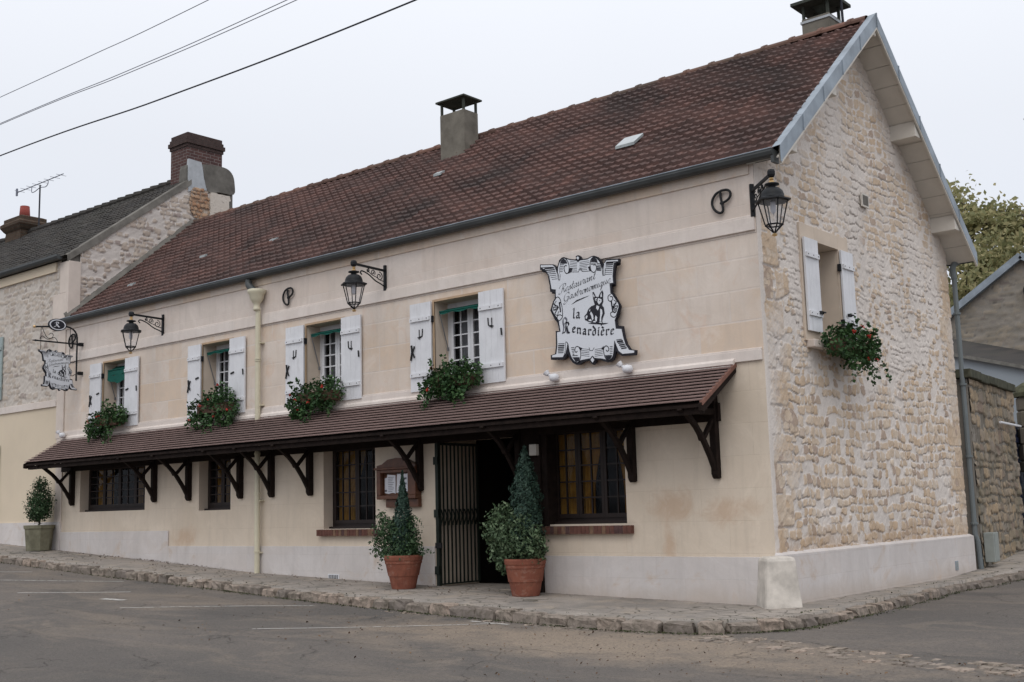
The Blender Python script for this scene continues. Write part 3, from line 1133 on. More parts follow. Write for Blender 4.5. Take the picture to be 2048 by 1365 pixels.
# plinth (three heights), with the door gap
mb = MB()
mb.box(XL, -0.03, -0.3, -12.75, 0.0, 1.00)
mb.box(-12.75, -0.03, -0.3, -5.69, 0.0, 0.71)
mb.box(-3.94, -0.03, -0.3, 0.0, 0.0, 0.58)
mb.box(0.0, -0.03, -0.3, 0.07, 6.72, 0.60)
mb.add([(0.0, -0.03, .60), (0.07, -0.03, .60), (0.07, 6.72, .60), (0.0, 6.72, .60), (0.0, 0.0, .635), (0.0, 6.72, .635)], [(1, 2, 5, 4), (0, 1, 4), (2, 3, 5)])
mb.build('plinth', M['plinth'], HOUSE, bevel=0.006)
for (x0, x1, z0, z1, y) in ((-8.12, -7.85, .17, .23, -.03),):
    mb = MB()
    mb.box(x0, y - .012, z0, x1, y, z0 + .09, 0)
    for q in range(6):
        mb.box(x0 + .02 + q * .04, y - .016, z0 + .012, x0 + .045 + q * .04, y - .012, z0 + .078, 1)
    mb.build('air_vent', [M['whitewood'], M['greymetal']], HOUSE)
mb = MB()
mb.box(.07, 5.76, .10, .082, 5.88, .24, 0)
for q in range(4):
    mb.box(.082, 5.775, .115 + q * .03, .086, 5.865, .13 + q * .03, 1)
mb.build('air_vent', [M['bluegrey'], M['utility']], HOUSE)
mb = MB()
mb.box(.03, 3.2, 5.52, .055, 3.44, 5.72, 0)
mb.box(.055, 3.225, 5.545, .058, 3.415, 5.695, 1)
mb.build('air_vent', [M['soffit'], M['greyplaster']], HOUSE)

# ---- gable wall in relief
du = 0.0125
U, V = np.meshgrid(np.arange(0.0, YB + du, du), np.arange(0.5, 8.2, du))


def gable_spec(v):
    if v > 4.9:
        return (.120, .12, .34, .010, .93, 1.0)
    if v > 2.75:
        return (.075, .05, .19, .013, .60, 1.0)
    return (.125, .08, .20, .014, .80, .9)


qs = []
rq = np.random.default_rng(3)
z = .6
k = 0
while z < 5.6:
    h = rq.uniform(.32, .46)
    wd = (.62 if k % 2 else .34) * rq.uniform(.85, 1.15)
    qs.append((wd / 2 - .02, z + h / 2, wd / 2, h / 2 - .008, .014, .5, 1))
    wd2 = (.58 if k % 2 == 0 else .34) * rq.uniform(.85, 1.15)
    qs.append((YB - wd2 / 2 + .02, z + h / 2, wd2 / 2, h / 2 - .008, .014, .5, 1))
    if k % 2 == 0 and 1.0 < z < 4.2:
        qs.append((.34 + .22, z + h / 2, .17, h / 2 - .05, .014, .5, 0))
    z += h
    k += 1
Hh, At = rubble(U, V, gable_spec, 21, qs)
# mid zone is mostly smeared with mortar
midz = np.clip((V - 2.6) / .5, 0, 1) * np.clip((5.1 - V) / .4, 0, 1)
smear = np.clip(wob(U, V, 6, 77) * 2 + .35, 0, 1) * midz * ((U > .75) & (U < 6.1))
At[..., 0] *= (1 - .75 * smear)
# upper courses: stones nearly the colour of their mortar
At[..., 0] *= 1 - .38 * np.clip((V - 4.6) / .6, 0, 1)
At[..., 0] *= 1 - .30 * ((U < .62) | (U > 6.05)) * np.clip((V - 1.6) / .6, 0, 1)
At[..., 0] *= np.clip(.86 + .7 * wob(U, V, 2.2, 61), .45, 1)
# the rendered arris beside the ashlar front
ar_ = np.clip((.10 + .03 * wob(U, V, 14, 5) - U) / .03, 0, 1)
At[..., 0] *= 1 - ar_
At[..., 2] *= 1 - ar_
Hh = Hh * (1 - ar_) + .012 * ar_
GH = (1.56, 2.29, 3.35, 4.72)
uc, vc = (U[:-1, :-1] + du / 2), (V[:-1, :-1] + du / 2)
zr = np.where(uc < RY, RZ - SF * (RY - uc), RZ - SB * (uc - RY)) - 0.04
keep = (vc < zr) & ~((uc > GH[0]) & (uc < GH[1]) & (vc > GH[2]) & (vc < GH[3]))
edge = np.minimum(np.clip(U / .03, 0, 1), 1)
P3 = np.stack([Hh * .8 * edge, U, V], -1)
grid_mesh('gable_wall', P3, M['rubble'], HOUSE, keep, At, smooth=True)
# back and far walls to close the volume
mb = MB()
mb.quad((XL, YB, -.3), (XR, YB, -.3), (XR, YB, 5.4), (XL, YB, 5.4))
mb.build('back_wall', M['quoin'], HOUSE, fixn=False)
mb = MB()
mb.box(XL, 1.4, -.3, -5.72, 1.45, 5.3)
mb.box(-3.90, 1.4, -.3, -.35, 1.45, 5.3)
mb.box(-5.72, 1.4, 2.6, -3.9, 1.45, 5.3)
mb.box(-5.72, .96, -.3, -5.68, 4.0, 2.6)
mb.box(-3.93, .5, -.3, -3.89, 4.0, 2.6)
mb.box(-5.72, 3.9, -.3, -3.9, 4.0, 2.6)
mb.box(-5.72, .96, 2.36, -3.9, 4.0, 2.5)
mb.box(-5.72, .96, -.3, -3.9, 4.0, .09)
mb.box(XL + .02, .05, 2.6, -.35, 1.4, 2.9)
mb.box(XL + .02, .05, 5.2, -.35, 1.4, 5.3)
mb.box(XL + .005, .03, -.3, XL + .05, 1.4, 5.2)
mb.box(XL, .4, -.3, -5.75, .5, .7)
for xx in (-13.2, -9.5, -6.6, -1.4):
    mb.box(xx - .02, .33, -.3, xx, 1.4, 5.25)
mb.build('interior_partition', M['inside'], HOUSE)

# gable window surround, reveals, sill
mb = MB()
a, b, c, d = GH
mb.box(.0, 1.12, c - .02, .034, a, 4.92, 0)
mb.box(.0, b, c - .02, .034, 2.62, 4.92, 0)
mb.box(.0, a, d, .034, b, 4.92, 0)
mb.box(-.36, a - .02, c, .0, a, d, 0)
mb.box(-.36, b, c, .0, b + .02, d, 0)
mb.box(-.36, a, d, .0, b, d + .02, 0)
mb.box(-.36, a, c - .02, .0, b, c, 0)
mb.build('window_surround', M['reveal'], HOUSE, bevel=.004)
mb = MB()
mb.box(.0, 1.18, 3.24, .12, 2.62, 3.345)
mb.build('stone_sill', M['quoin'], HOUSE, bevel=.012)


# ---- casement windows
def casement(x0, x1, z0, z1, y, cols, rows, fmat, name='window', stile=0.06, mun=0.018, parent=HOUSE, leaves=2, curt=None, outer=0.05):
    f_ = MB()
    f_.box(x0, y, z0, x0 + outer, y + .06, z1)
    f_.box(x1 - outer, y, z0, x1, y + .06, z1)
    f_.box(x0 + outer, y, z1 - outer, x1 - outer, y + .06, z1)
    f_.box(x0 + outer, y, z0, x1 - outer, y + .06, z0 + outer)
    ax, bx, az, bz = x0 + outer, x1 - outer, z0 + outer, z1 - outer
    lw = (bx - ax) / leaves
    g_ = MB()
    for L in range(leaves):
        l0, l1 = ax + L * lw + .002, ax + (L + 1) * lw - .002
        yy = y - .018
        f_.box(l0, yy, az, l0 + stile, yy + .045, bz)
        f_.box(l1 - stile, yy, az, l1, yy + .045, bz)
        f_.box(l0 + stile, yy, bz - stile, l1 - stile, yy + .045, bz)
        f_.box(l0 + stile, yy, az, l1 - stile, yy + .045, az + stile * 1.3)
        p0, p1, q0, q1 = l0 + stile, l1 - stile, az + stile * 1.3, bz - stile
        for c_ in range(1, cols):
            xx = p0 + (p1 - p0) * c_ / cols
            f_.box(xx - mun / 2, yy + .006, q0, xx + mun / 2, yy + .034, q1)
        for r_ in range(1, rows):
            zz_ = q0 + (q1 - q0) * r_ / rows
            f_.box(p0, yy + .008, zz_ - mun / 2, p1, yy + .032, zz_ + mun / 2)
        g_.quad((p0, yy + .02, q0), (p1, yy + .02, q0), (p1, yy + .02, q1), (p0, yy + .02, q1))
    w_ = f_.build(name, fmat, parent)
    g_.build('pane', M['glass'], w_, fixn=False)
    return w_


def curtain(x0, x1, z0, z1, y, mat, parent, amp=.02, fold=.07, tie=None):
    nx, nz = 40, 16
    P = np.zeros((nz, nx, 3))
    for i in range(nz):
        zt = z0 + (z1 - z0) * i / (nz - 1)
        wl, wr = x0, x1
        if tie:
            s = math.sin(min(1, (1 - i / (nz - 1)) * 1.25) * PI / 2)
            if tie == 'L':
                wr = x1 + (x0 + (x1 - x0) * .62 - x1) * s * s
            else:
                wl = x0 + (x1 - (x1 - x0) * .62 - x0) * s * s
        for j in range(nx):
            u = j / (nx - 1)
            P[i, j] = (wl + (wr - wl) * u, y + amp * math.sin(u * (x1 - x0) / fold * 2 * PI), zt)
    return grid_mesh('curtain', P, mat, parent, smooth=True)


for i, (a, b) in enumerate(UPW):
    w_ = casement(a, b, UZ0, UZ1, .30, 2, 5, M['whitewood'], stile=.055, mun=.02, outer=.07)
    curtain(a + .12, b - .12, UZ0 + .1, UZ1 - .1, .42, M['lace'], w_, .015, .06)
    mb = MB()
    mb.box(a - .035, -.012, UZ0, a, .012, UZ1 + .035)
    mb.box(b, -.012, UZ0, b + .035, .012, UZ1 + .035)
    mb.box(a, -.012, UZ1, b, .012, UZ1 + .035)
    mb.build('window_rebate', M['rebate'], HOUSE)
    mb = MB()
    mb.box(a - .05, -.06, UZ0 - .07, b + .05, .3, UZ0)
    mb.build('stone_sill', M['moulding'], HOUSE)
    # half-open green roller awning with its side arms
    ax_, bx_ = a + .05, b - .05
    mb = MB()
    zt, zf = UZ1 - .16, UZ1 - .185
    n_ = 14
    if i == 0:
        prof = [(.24, UZ1 - .06), (.06, zt - .02), (.055, zt - .12), (.05, zt - .2)]
    else:
        prof = [(.24, UZ1 - .09), (.06, zt), (.055, zt - .035)]
    for p, q in zip(prof, prof[1:]):
        for k in range(n_):
            xa, xb = ax_ + (bx_ - ax_) * k / n_, ax_ + (bx_ - ax_) * (k + 1) / n_
            sag = (lambda x: -.012 * math.sin((x - ax_) / (bx_ - ax_) * PI * 5) - (.08 * math.sin((x - ax_) / (bx_ - ax_) * PI) if i == 0 and q is prof[-1] else 0))
            mb.quad((xa, p[0], p[1]), (xb, p[0], p[1]), (xb, q[0], q[1] + sag(xb)), (xa, q[0], q[1] + sag(xa)))
    mb.tube([(ax_, .06, zt), (bx_, .06, zt)], .014, 8)
    aw = mb.build('awning', M['green'], HOUSE, fixn=False)
    for xx in (ax_, bx_):
        mb = MB()
        mb.tube([(xx, .06, zt - .02), (xx, .24, UZ1 - .72)], .009, 6)
        mb.box(xx - .012, .225, UZ1 - .76, xx + .012, .255, UZ1 - .70)
        mb.build('awning_arm', M['greymetal'], aw)

# ---- shutters
def polyline_strip(pts, wd, y, mp, mbx, mi=0, th=.012):
    for p, q in zip(pts, pts[1:]):
        d = Vector((q[0] - p[0], q[1] - p[1]))
        if d.length < 1e-6:
            continue
        n_ = Vector((-d.y, d.x)).normalized() * wd / 2
        mbx.prism([(p[0] - n_.x, p[1] - n_.y), (q[0] - n_.x, q[1] - n_.y), (q[0] + n_.x, q[1] + n_.y), (p[0] + n_.x, p[1] + n_.y)], mp, y - th, y, mi)


def shutter(u0, u1, z0, z1, mp, sgn, style, hinge, parent=HOUSE, mat='whitewood', tilt=0.0):
    """planks + two battens. mp maps (u, z, outward) ; hinge 'L'/'R' side next to the opening"""
    mb_ = MB()
    n_ = 4
    wd = (u1 - u0) / n_

    def bx(a, b, c, d, e, f):
        mb_.prism([(a, c), (b, c), (b, d), (a, d)], mp, e, f)
    for k in range(n_):
        bx(u0 + k * wd + .0012, u0 + (k + 1) * wd - .0012, z0 + .0005 * k, z1, .03, .058)
    bx(u0 + .01, u1 - .01, z0 + .01, z1 - .01, .034, .05)
    for zf in (.17, .80):
        zc = z1 - (z1 - z0) * (zf + .03) + .02
        mb_.prism([(u0 + .015, zc - .032), (u1 - .02, zc - .032), (u1 - .02, zc + .032), (u0 + .015, zc + .032)], mp, .058, .085)
    if mat == 'whitewood':
        for zf in (.17, .80):
            zc = z1 - (z1 - z0) * (zf + .03) + .02
            for t in (.12, .5, .85):
                uu = u0 + (u1 - u0) * t
                mb_.prism([(uu - .007, zc - .007), (uu + .007, zc - .007), (uu + .007, zc + .007), (uu - .007, zc + .007)], mp, .083, .089, 1)
    s_ = mb_.build('shutter', [M[mat], M['irondull']], parent, bevel=.003)
    if mat != 'whitewood':
        return s_
    hk = MB()

    def flush(nm):
        nonlocal hk
        if hk.n:
            hk.build(nm, M['irondull'], s_)
        hk = MB()
    uc_ = (u0 + u1) / 2
    H_ = z1 - z0
    if 'U' in style:
        zc = z1 - H_ * .36
        q = 1 if hinge == 'R' else -1
        polyline_strip([(uc_ + q * .055, zc + .085), (uc_ + q * .045, zc - .03), (uc_ - q * .02, zc - .04)], .014, .072, mp, hk)
        polyline_strip([(uc_ - q * .02, zc + .08), (uc_ - q * .02, zc - .075)], .009, .07, mp, hk)
        polyline_strip([(uc_ - q * .05, zc - .045), (uc_ + q * .02, zc - .045)], .016, .072, mp, hk)
    flush('shutter_hook')
    if 'D' in style:
        uu = u0 + (u1 - u0) * (.78 if hinge == 'R' else .22)
        polyline_strip([(uu - .05, z1 - H_ * .47), (uu + .05, z1 - H_ * .455)], .028, .074, mp, hk)
    flush('shutter_bar')
    if 'K' in style:
        uu = u0 + .055
        zc = z1 - H_ * .55
        polyline_strip([(uu - .012, zc + .11), (uu, zc), (uu - .03, zc - .13)], .03, .08, mp, hk)
        polyline_strip([(uu + .055, zc + .09), (uu + .012, zc + .0), (uu + .05, zc - .09)], .022, .078, mp, hk)
    flush('shutter_dog')
    if 'T' in style:
        uu = u1 - .035
        zc = z1 - H_ * .47
        polyline_strip([(uu - .006, zc + .055), (uu + .004, zc - .05)], .022, .08, mp, hk)
    flush('shutter_stop')
    hx = u1 + .012 if hinge == 'R' else u0 - .012
    for zf in (.2, .83):
        zc = z1 - H_ * zf
        hk.prism([(hx - .013, zc - .05), (hx + .013, zc - .05), (hx + .013, zc + .05), (hx - .013, zc + .05)], mp, .0, .05)
        flush('hinge')
    return s_


FR = lambda u, z_, w_: (u, -w_, z_)          # on the front wall
GS = lambda u, z_, w_: (.02 + w_, u, z_)     # on the gable
for i, (ll, rr) in enumerate((((-15.66, -15.22), (-14.32, -13.83)), ((-12.13, -11.72), (-10.82, -10.36)), ((-9.2, -8.72), (-7.75, -7.27)), ((-6.12, -5.66), (-4.66, -4.17)))):
    st = 'KD' if i < 2 else 'UK'
    st2 = 'DT' if i < 2 else 'UT'
    shutter(ll[0], ll[1], 3.09, 4.48, FR, 1, st, 'R')
    shutter(rr[0], rr[1], 3.09, 4.48, FR, 1, st2, 'L')
shutter(1.15, 1.55, 3.46, 4.72, GS, 1, 'G', 'R')
shutter(2.28, 2.67, 3.46, 4.71, GS, 1, 'G', 'L')
w_ = casement(0, 1, 0, 1, 0, 2, 4, M['whitewood'], parent=None)   # gable window, built square-on then turned
for o in [w_] + list(w_.children):
    vs = np.array([v.co[:] for v in o.data.vertices])
    nv = np.stack([-.34 - vs[:, 1], GH[0] + vs[:, 0] * (GH[1] - GH[0]), GH[2] + vs[:, 2] * (GH[3] - GH[2])], -1) - np.array(HOUSE['_o'])
    o.data.vertices.foreach_set('co', nv.astype(np.float32).ravel())
    o.data.update()
w_.parent = HOUSE
for (yy, zz_) in ((1.47, 3.72), (2.36, 3.78)):
    mb = MB()
    mb.box(.10, yy - .05, zz_ - .02, .13, yy + .03, zz_ + .02)
    mb.box(.12, yy + .0, zz_ - .005, .15, yy + .06, zz_ + .012)
    mb.build('shutter_catch', M['irondull'], HOUSE)

# ---- ground-floor windows
SPECS = [(0, 5, 4), (0, 2, 4), (0, 2, 5), (0, 2, 5)]
for i, (a, b, c, d) in enumerate(GW):
    lv = {0: 4, 1: 2, 2: 2, 3: 3}[i]
    cc = {0: 2, 1: 2, 2: 3, 3: 2}[i]
    w_ = casement(a, b, c + .03, d, .20, cc, 5, M['frameb'], leaves=lv, stile=.045, mun=.02, outer=.05)
    mb = MB()
    mb.box(a, .12, c, b, .2, c + .035)
    mb.build('window_ledge', M['frameb'], HOUSE)
    cz = c + .1
    if i == 0:
        curtain(a + .15, a + .75, cz, d, .34, M['amber'], w_, .03, .1)
        curtain(b - .9, b - .55, cz, d, .36, M['amber'], w_, .03, .1)
    elif i == 1:
        curtain(a + .1, a + .55, cz, d, .34, M['amber'], w_, .03, .1)
    elif i == 2:
        curtain(a + .03, a + .68, cz, d, .31, M['amber'], w_, .025, .09, 'L')
        curtain(b - .3, b - .02, cz + .3, d, .31, M['amber'], w_, .025, .09, 'R')
    else:
        curtain(a + .03, a + .40, cz, d, .29, M['amber'], w_, .025, .09)
        curtain(a + .44, a + .86, cz, d, .29, M['amber'], w_, .025, .09, 'L')
        curtain(b - .36, b - .03, cz, d, .31, M['amber'], w_, .025, .09, 'R')


def brick_sill(x0, x1, z0, z1):
    mb_ = MB()
    n_ = int((x1 - x0) / .068)
    wd = (x1 - x0) / n_
    r_ = random.Random(int(x0 * 10))
    for k in range(n_):
        xa = x0 + k * wd
        mb_.box(xa + .004, -.075 - r_.uniform(0, .006), z0 + r_.uniform(0, .004), xa + wd - .004, 0.02, z1, r_.choice([0, 0, 1, 2]))
    mb_.box(x0 + .01, -.068, z0 + .006, x1 - .01, .02, z1 - .006, 3)
    mb_.build('brick_sill', [simple('sill_brick_red', (0.125, .055, .042), .9, var=.3, sc=14), simple('sill_brick_dark', (.085, .045, .042), .9, var=.3, sc=14),
                             simple('sill_brick_tan', (.17, .10, .065), .9, var=.3, sc=14), simple('sill_mortar', (.36, .30, .25), .95)], HOUSE)


brick_sill(-8.37, -6.92, .875, .98)
brick_sill(-3.75, -2.04, .875, .985)

# ---- porch: deep opening, dark door, threshold, timber post
mb = MB()
mb.box(-5.67, 2.6, 0.0, -3.94, 2.66, 2.4)
for k in range(2):
    x0 = -5.6 + k * .83
    for z0, z1 in ((.3, .95), (1.05, 2.15)):
        mb.box(x0 + .1, 2.57, z0, x0 + .72, 2.6, z1, 1)
mb.build('entrance_door', [M['doorwood'], M['frameb']], HOUSE)
mb = MB()
mb.box(-5.67, -.0, -.2, -3.94, .95, .10)
mb.build('threshold', M['pavement'], HOUSE)
mb = MB()
mb.box(-3.96, -.06, .05, -3.56, .02, 2.42)
mb.box(-3.56, -.03, .99, -3.46, .21, 2.36)
mb.box(-3.46, .17, .99, -3.42, .21, 2.36)
mb.build('timber_post', M['darkwood'], HOUSE, bevel=.008)
mb = MB()
mb.box(-3.70, -.13, 1.98, -3.57, -.06, 2.14)
mb.build('bell_box', M['soffit'], HOUSE, bevel=.01)
# folding scissor gate, folded back along the left jamb
GT = bpy.data.objects.new('x', None)
bpy.data.objects.remove(GT)
mb = MB()
yy0, yy1, zb, zt = .03, .90, .13, 2.26
nb = 10
bars = [yy0 + (yy1 - yy0) * k / nb for k in range(nb + 1)]
for k, yv in enumerate(bars):
    r_ = .012 if 0 < k < nb else .02
    mb.box(-5.62 - r_ * .6, yv - r_, zb, -5.62 + r_ * .6, yv + r_, zt)
for k in range(nb):
    for zc in (1.14,):
        mb.bar((-5.60, bars[k], zc - .12), (-5.60, bars[k + 1], zc + .12), .01, .016)
        mb.bar((-5.59, bars[k], zc + .12), (-5.59, bars[k + 1], zc - .12), .01, .016)
mb.box(-5.64, yy0, zt - .02, -5.60, yy1, zt + .02)
mb.box(-5.64, yy0, zb, -5.60, yy1, zb + .02)
g_ = mb.build('security_gate', M['gatemetal'], HOUSE)
mb = MB()
mb.box(-5.66, -.02, .1, -5.60, .03, 2.3)
for zc in (.35, 1.2, 2.0):
    mb.box(-5.69, -.03, zc - .06, -5.60, .0, zc + .06)
mb.build('gate_post', M['gatemetal'], g_)
mb = MB()
mb.box(-5.672, -.03, .68, -5.55, .0, .76)
mb.build('gate_lock', M['irondull'], g_)

# ---- canopy
CX0, CX1, CD, CZT, CZB = -16.75, -0.40, 0.87, 2.965, 2.435
mb = MB()
rows = 11
r_ = random.Random(9)
for k in range(rows):
    y0 = -CD + CD * k / rows
    y1 = -CD + CD * (k + 1) / rows
    z0 = CZB + (CZT - CZB) * k / rows
    z1 = CZB + (CZT - CZB) * (k + 1) / rows
    x = CX0 - r_.uniform(0, .15)
    while x < CX1 - .02:
        xa, xb = max(x, CX0), min(x + .168, CX1)
        jz = r_.uniform(-.001, .0015)
        jy = r_.uniform(-.002, .002)
        if xb > xa + .01:
            t = .012
            g0, yb_, zb_ = .034, y1 + .03, z1 + .03 * (CZT - CZB) / CD
            v = [(xa + .001, y0 + jy, z0 + jz + g0), (xb - .001, y0 + jy, z0 + jz + g0), (xb - .001, yb_, zb_ - .004), (xa + .001, yb_, zb_ - .004),
                 (xa + .001, y0 + jy, z0 + jz + t + g0), (xb - .001, y0 + jy, z0 + jz + t + g0), (xb - .001, yb_, zb_ + t - .004), (xa + .001, yb_, zb_ + t - .004)]
            mb.add(v, [(0, 3, 2, 1), (4, 5, 6, 7), (0, 1, 5, 4), (2, 3, 7, 6), (0, 4, 7, 3), (1, 2, 6, 5)])
        x += .168
CAN = mb.build('canopy', M['tile_flat'], HOUSE, fixn=False)
mb = MB()
mb.prism([(-CD + .02, CZB - .012), (0, CZT - .018), (0, CZT - .05), (-CD + .02, CZB - .045)], YZ, CX0 + .03, CX1 - .03)
mb.build('boarding', M['darkwood'], CAN)
mb = MB()
mb.box(CX0 + .05, -CD + .06, CZB - .12, CX1 - .05, -CD + .14, CZB - .045)
mb.box(CX0 + .05, -.07, 2.27, CX1 - .25, -.002, 2.50)
for k in range(48):
    x = CX0 + .2 + k * .34
    if x < CX1 - .1:
        mb.bar((x, -.03, CZT - .095), (x, -CD + .05, CZB - .075 + .03), .05, .06)
mb.build('rafters', M['darkwood'], CAN)
for x in (CX0 - .0, CX1 - .035):
    mb = MB()
    mb.prism([(-CD - .02, CZB - .005), (0, CZT - .01), (0, CZT - .10), (-CD + .05, CZB - .10), (-CD - .02, CZB - .09)], YZ, x, x + .035)
    mb.build('barge_board', M['darkwood'], CAN)
mb = MB()
for k in range(rows):
    y0, y1 = -CD + CD * k / rows, -CD + CD * (k + 1) / rows
    z0, z1 = CZB + (CZT - CZB) * k / rows, CZB + (CZT - CZB) * (k + 1) / rows
    mb.add([(CX1 - .03, y0, z0 + .03), (CX1 + .012, y0, z0 + .03), (CX1 + .012, y1, z1 + .022), (CX1 - .03, y1, z1 + .022),
            (CX1 - .03, y0, z0 - .01), (CX1 + .012, y0, z0 - .03), (CX1 + .012, y1, z1 - .03), (CX1 - .03, y1, z1 - .01)],
           [(0, 1, 2, 3), (1, 5, 6, 2), (0, 4, 5, 1), (3, 2, 6, 7)])
mb.build('verge_tiles', simple('verge_tile_edge', (.20, .10, .075), .85, var=.25, sc=9), CAN, fixn=False)
mb = MB()
mb.prism([(0.0, CZT + .005), (-.075, CZT + .012 - .05 + .012), (-.07, CZT + .04), (-.02, CZT + .085), (0.0, CZT + .09)], YZ, CX0, CX1 + .005)
mb.build('cement_flashing', M['moulding'], CAN)
# brackets
for x in (-16.27, -13.21, -12.07, -10.49, -9.60, -8.57, -5.96, -3.95, -2.00, -0.73):
    mb = MB()
    w2 = .045
    mb.box(x - w2, -.10, 1.60, x + w2, -.001, 2.86)
    mb.prism([(-.10, 1.62), (-.001, 1.60), (-.001, 1.56), (-.05, 1.545), (-.085, 1.575)], YZ, x - w2 + .004, x + w2 - .004)
    # slightly curved brace
    pts = [(-.075, 1.66), (-.18, 1.83), (-.32, 2.02), (-.49, 2.19), (-.68, 2.33), (-.78, 2.39)]
    for p, q in zip(pts, pts[1:]):
        mb.bar((x, p[0], p[1]), (x, q[0], q[1]), .06, .062)
    mb.bar((x, -.36, 2.02), (x, -.40, 2.09), .075, .035)
    mb.bar((x, -.07, 2.31), (x, -.31, 2.06), .055, .05)
    mb.bar((x, -.0, 2.385), (x, -CD + .05, 2.385), .075, .08)
    mb.bar((x, -CD + .10, 2.36), (x, -CD + .02, 2.39), .07, .045)
    mb.build('canopy_bracket', M['darkwood'], HOUSE, bevel=.005)

# ---- main roof
def tiled_slope(x0, x1, ya, za, yb, zb_, gauge, tw, rib, step, name, mat, parent, nu=8, phase=0.0, stagger=0.0):
    L = math.hypot(yb - ya, zb_ - za)
    dy, dz = (yb - ya) / L, (zb_ - za) / L
    ny, nz_ = -dz, dy
    if nz_ < 0:
        ny, nz_ = -ny, -nz_
    rows_ = int(round(L / gauge))
    g = L / rows_
    us = np.arange(x0, x1 + 1e-6, tw / nu)
    S_, Hs = [], []
    for r__ in range(rows_):
        for fr, hh in ((0.0, step), (.12, step * .96), (.6, step * .45), (1.0, step * .08)):
            S_.append((r__ + fr) * g)
            Hs.append((hh, r__))
    S_ = np.array(S_)
    rng_ = np.random.default_rng(5)
    nt_ = int((x1 - x0) / tw) + 3
    jit = rng_.normal(0, .0045, size=(rows_, nt_))
    P = np.zeros((len(S_), len(us), 3))
    for k in range(len(S_)):
        hh, r__ = Hs[k]
        u = us - x0 + stagger * (r__ % 2) * tw
        ph = (u / tw) % 1.0
        prof = rib * (np.maximum(0, 1 - np.abs(ph - .20) / .20) ** 1.3 + .35 * np.maximum(0, 1 - np.abs(ph - .68) / .16))
        ti = np.clip((u / tw).astype(int), 0, nt_ - 1)
        h = hh + prof + jit[r__, ti]
        sj = S_[k] + (.006 * np.sin(u * 3.1 + r__) if k % 4 < 2 else 0)
        P[k, :, 0] = us
        P[k, :, 1] = ya + dy * sj + ny * h
        P[k, :, 2] = za + dz * sj + nz_ * h + .018 * np.sin(us * .55 + 1.0) * np.sin(S_[k] * .9) + .008 * np.sin(us * 1.7 + S_[k] * 1.3)
    return grid_mesh(name, P, mat, parent)


ROOFO = tiled_slope(XL, .36, -.10, 5.535, RY, RZ, .19, .20, .036, .055, 'roof', M['tile'], HOUSE)
mb = MB()
mb.quad((XL, RY, RZ), (.36, RY, RZ), (.36, 6.86, RZ - SB * (6.86 - RY)), (XL, 6.86, RZ - SB * (6.86 - RY)))
mb.build('back_slope', M['tile'], ROOFO, fixn=False)
mb = MB()
mb.quad((XL, -.08, 5.50), (.34, -.08, 5.50), (.34, RY, RZ - .03), (XL, RY, RZ - .03))
mb.quad((XL, -.08, 5.50), (.34, -.08, 5.50), (.34, .05, 5.50), (XL, .05, 5.50))
mb.build('roof_lining', M['darkwood'], ROOFO, fixn=False)
# ridge tiles
mb = MB()
x = XL
k = 0
while x < .28:
    x1 = min(x + .48, .30)
    prof0 = [(math.cos(t) * .125, math.sin(t) * .09) for t in np.linspace(-.25, PI + .25, 9)]
    dzk = .012 * math.sin(x * .55 + 1)
    vs, fs = [], []
    for (xx, sc) in ((x - .01, 1.10), (x + .05, 1.10), (x + .055, .96), (x1 + .02, .92)):
        for (c_, s_) in prof0:
            vs.append((xx, RY + c_ * sc, RZ + .0 + s_ * sc + dzk - .012))
    for a_ in range(3):
        for q in range(8):
            fs.append((a_ * 9 + q, a_ * 9 + q + 1, (a_ + 1) * 9 + q + 1, (a_ + 1) * 9 + q))
    mb.add(vs, fs)
    mb.tube([(x - .015, RY, RZ + .085 + dzk), (x + .05, RY, RZ + .083 + dzk)], .022, 6)
    x = x1
    k += 1
mb.build('ridge_tiles', M['ridge'], ROOFO)
# skylight and little glass tiles


def on_roof(x, y, lift=.05):
    return (x, y, RZ - SF * (RY - y) + lift)


for (x0, x1, y0, y1) in ((-2.80, -2.46, 1.02, 1.28), (-7.41, -7.22, 1.88, 1.98), (-10.98, -10.78, .97, 1.05), (-13.45, -13.27, 1.09, 1.16), (-15.4, -15.2, .62, .70)):
    mb = MB()
    a_, b_, c_, d_ = on_roof(x0, y0, .108), on_roof(x1, y0, .108), on_roof(x1, y1, .085), on_roof(x0, y1, .085)
    mb.add([a_, b_, c_, d_] + [(p[0], p[1], p[2] - .045) for p in (a_, b_, c_, d_)], [(0, 1, 2, 3), (0, 4, 5, 1), (1, 5, 6, 2), (2, 6, 7, 3), (3, 7, 4, 0)])
    if x1 - x0 > .3:
        mb.build('skylight', M['roofglass'], ROOFO)
    else:
        mb.build('glass_tile', M['roofglass'], ROOFO)

# verge: zinc capping, barge boards, boarded soffit, purlins
mb = MB()
OV = .45
for (ya, za, yb, zb_) in ((-.12, 5.525, RY, RZ), (RY, RZ, 6.88, RZ - SB * (6.88 - RY))):
    s = (zb_ - za) / (yb - ya)
    n_ = 5
    for k in range(n_):
        y0, y1 = ya + (yb - ya) * k / n_, ya + (yb - ya) * (k + 1) / n_
        z0, z1 = za + s * (y0 - ya), za + s * (y1 - ya)
        e_ = .002 * (k % 2)
        # top strip and face
        mb.add([(.33, y0, z0 + .075 + e_), (OV + e_, y0, z0 + .085 + e_), (OV + e_, y1, z1 + .085 + e_), (.33, y1, z1 + .075 + e_),
                (OV + e_, y0, z0 - .135), (OV + e_, y1, z1 - .135), (.33, y0, z0 + .03), (.33, y1, z1 + .03)],
               [(0, 1, 2, 3), (1, 4, 5, 2), (0, 3, 7, 6)])
        mb.bar((OV + .004, y0 + .005, z0 + .085), (OV + .004, y0 + .005, z0 - .13), .012, .02)
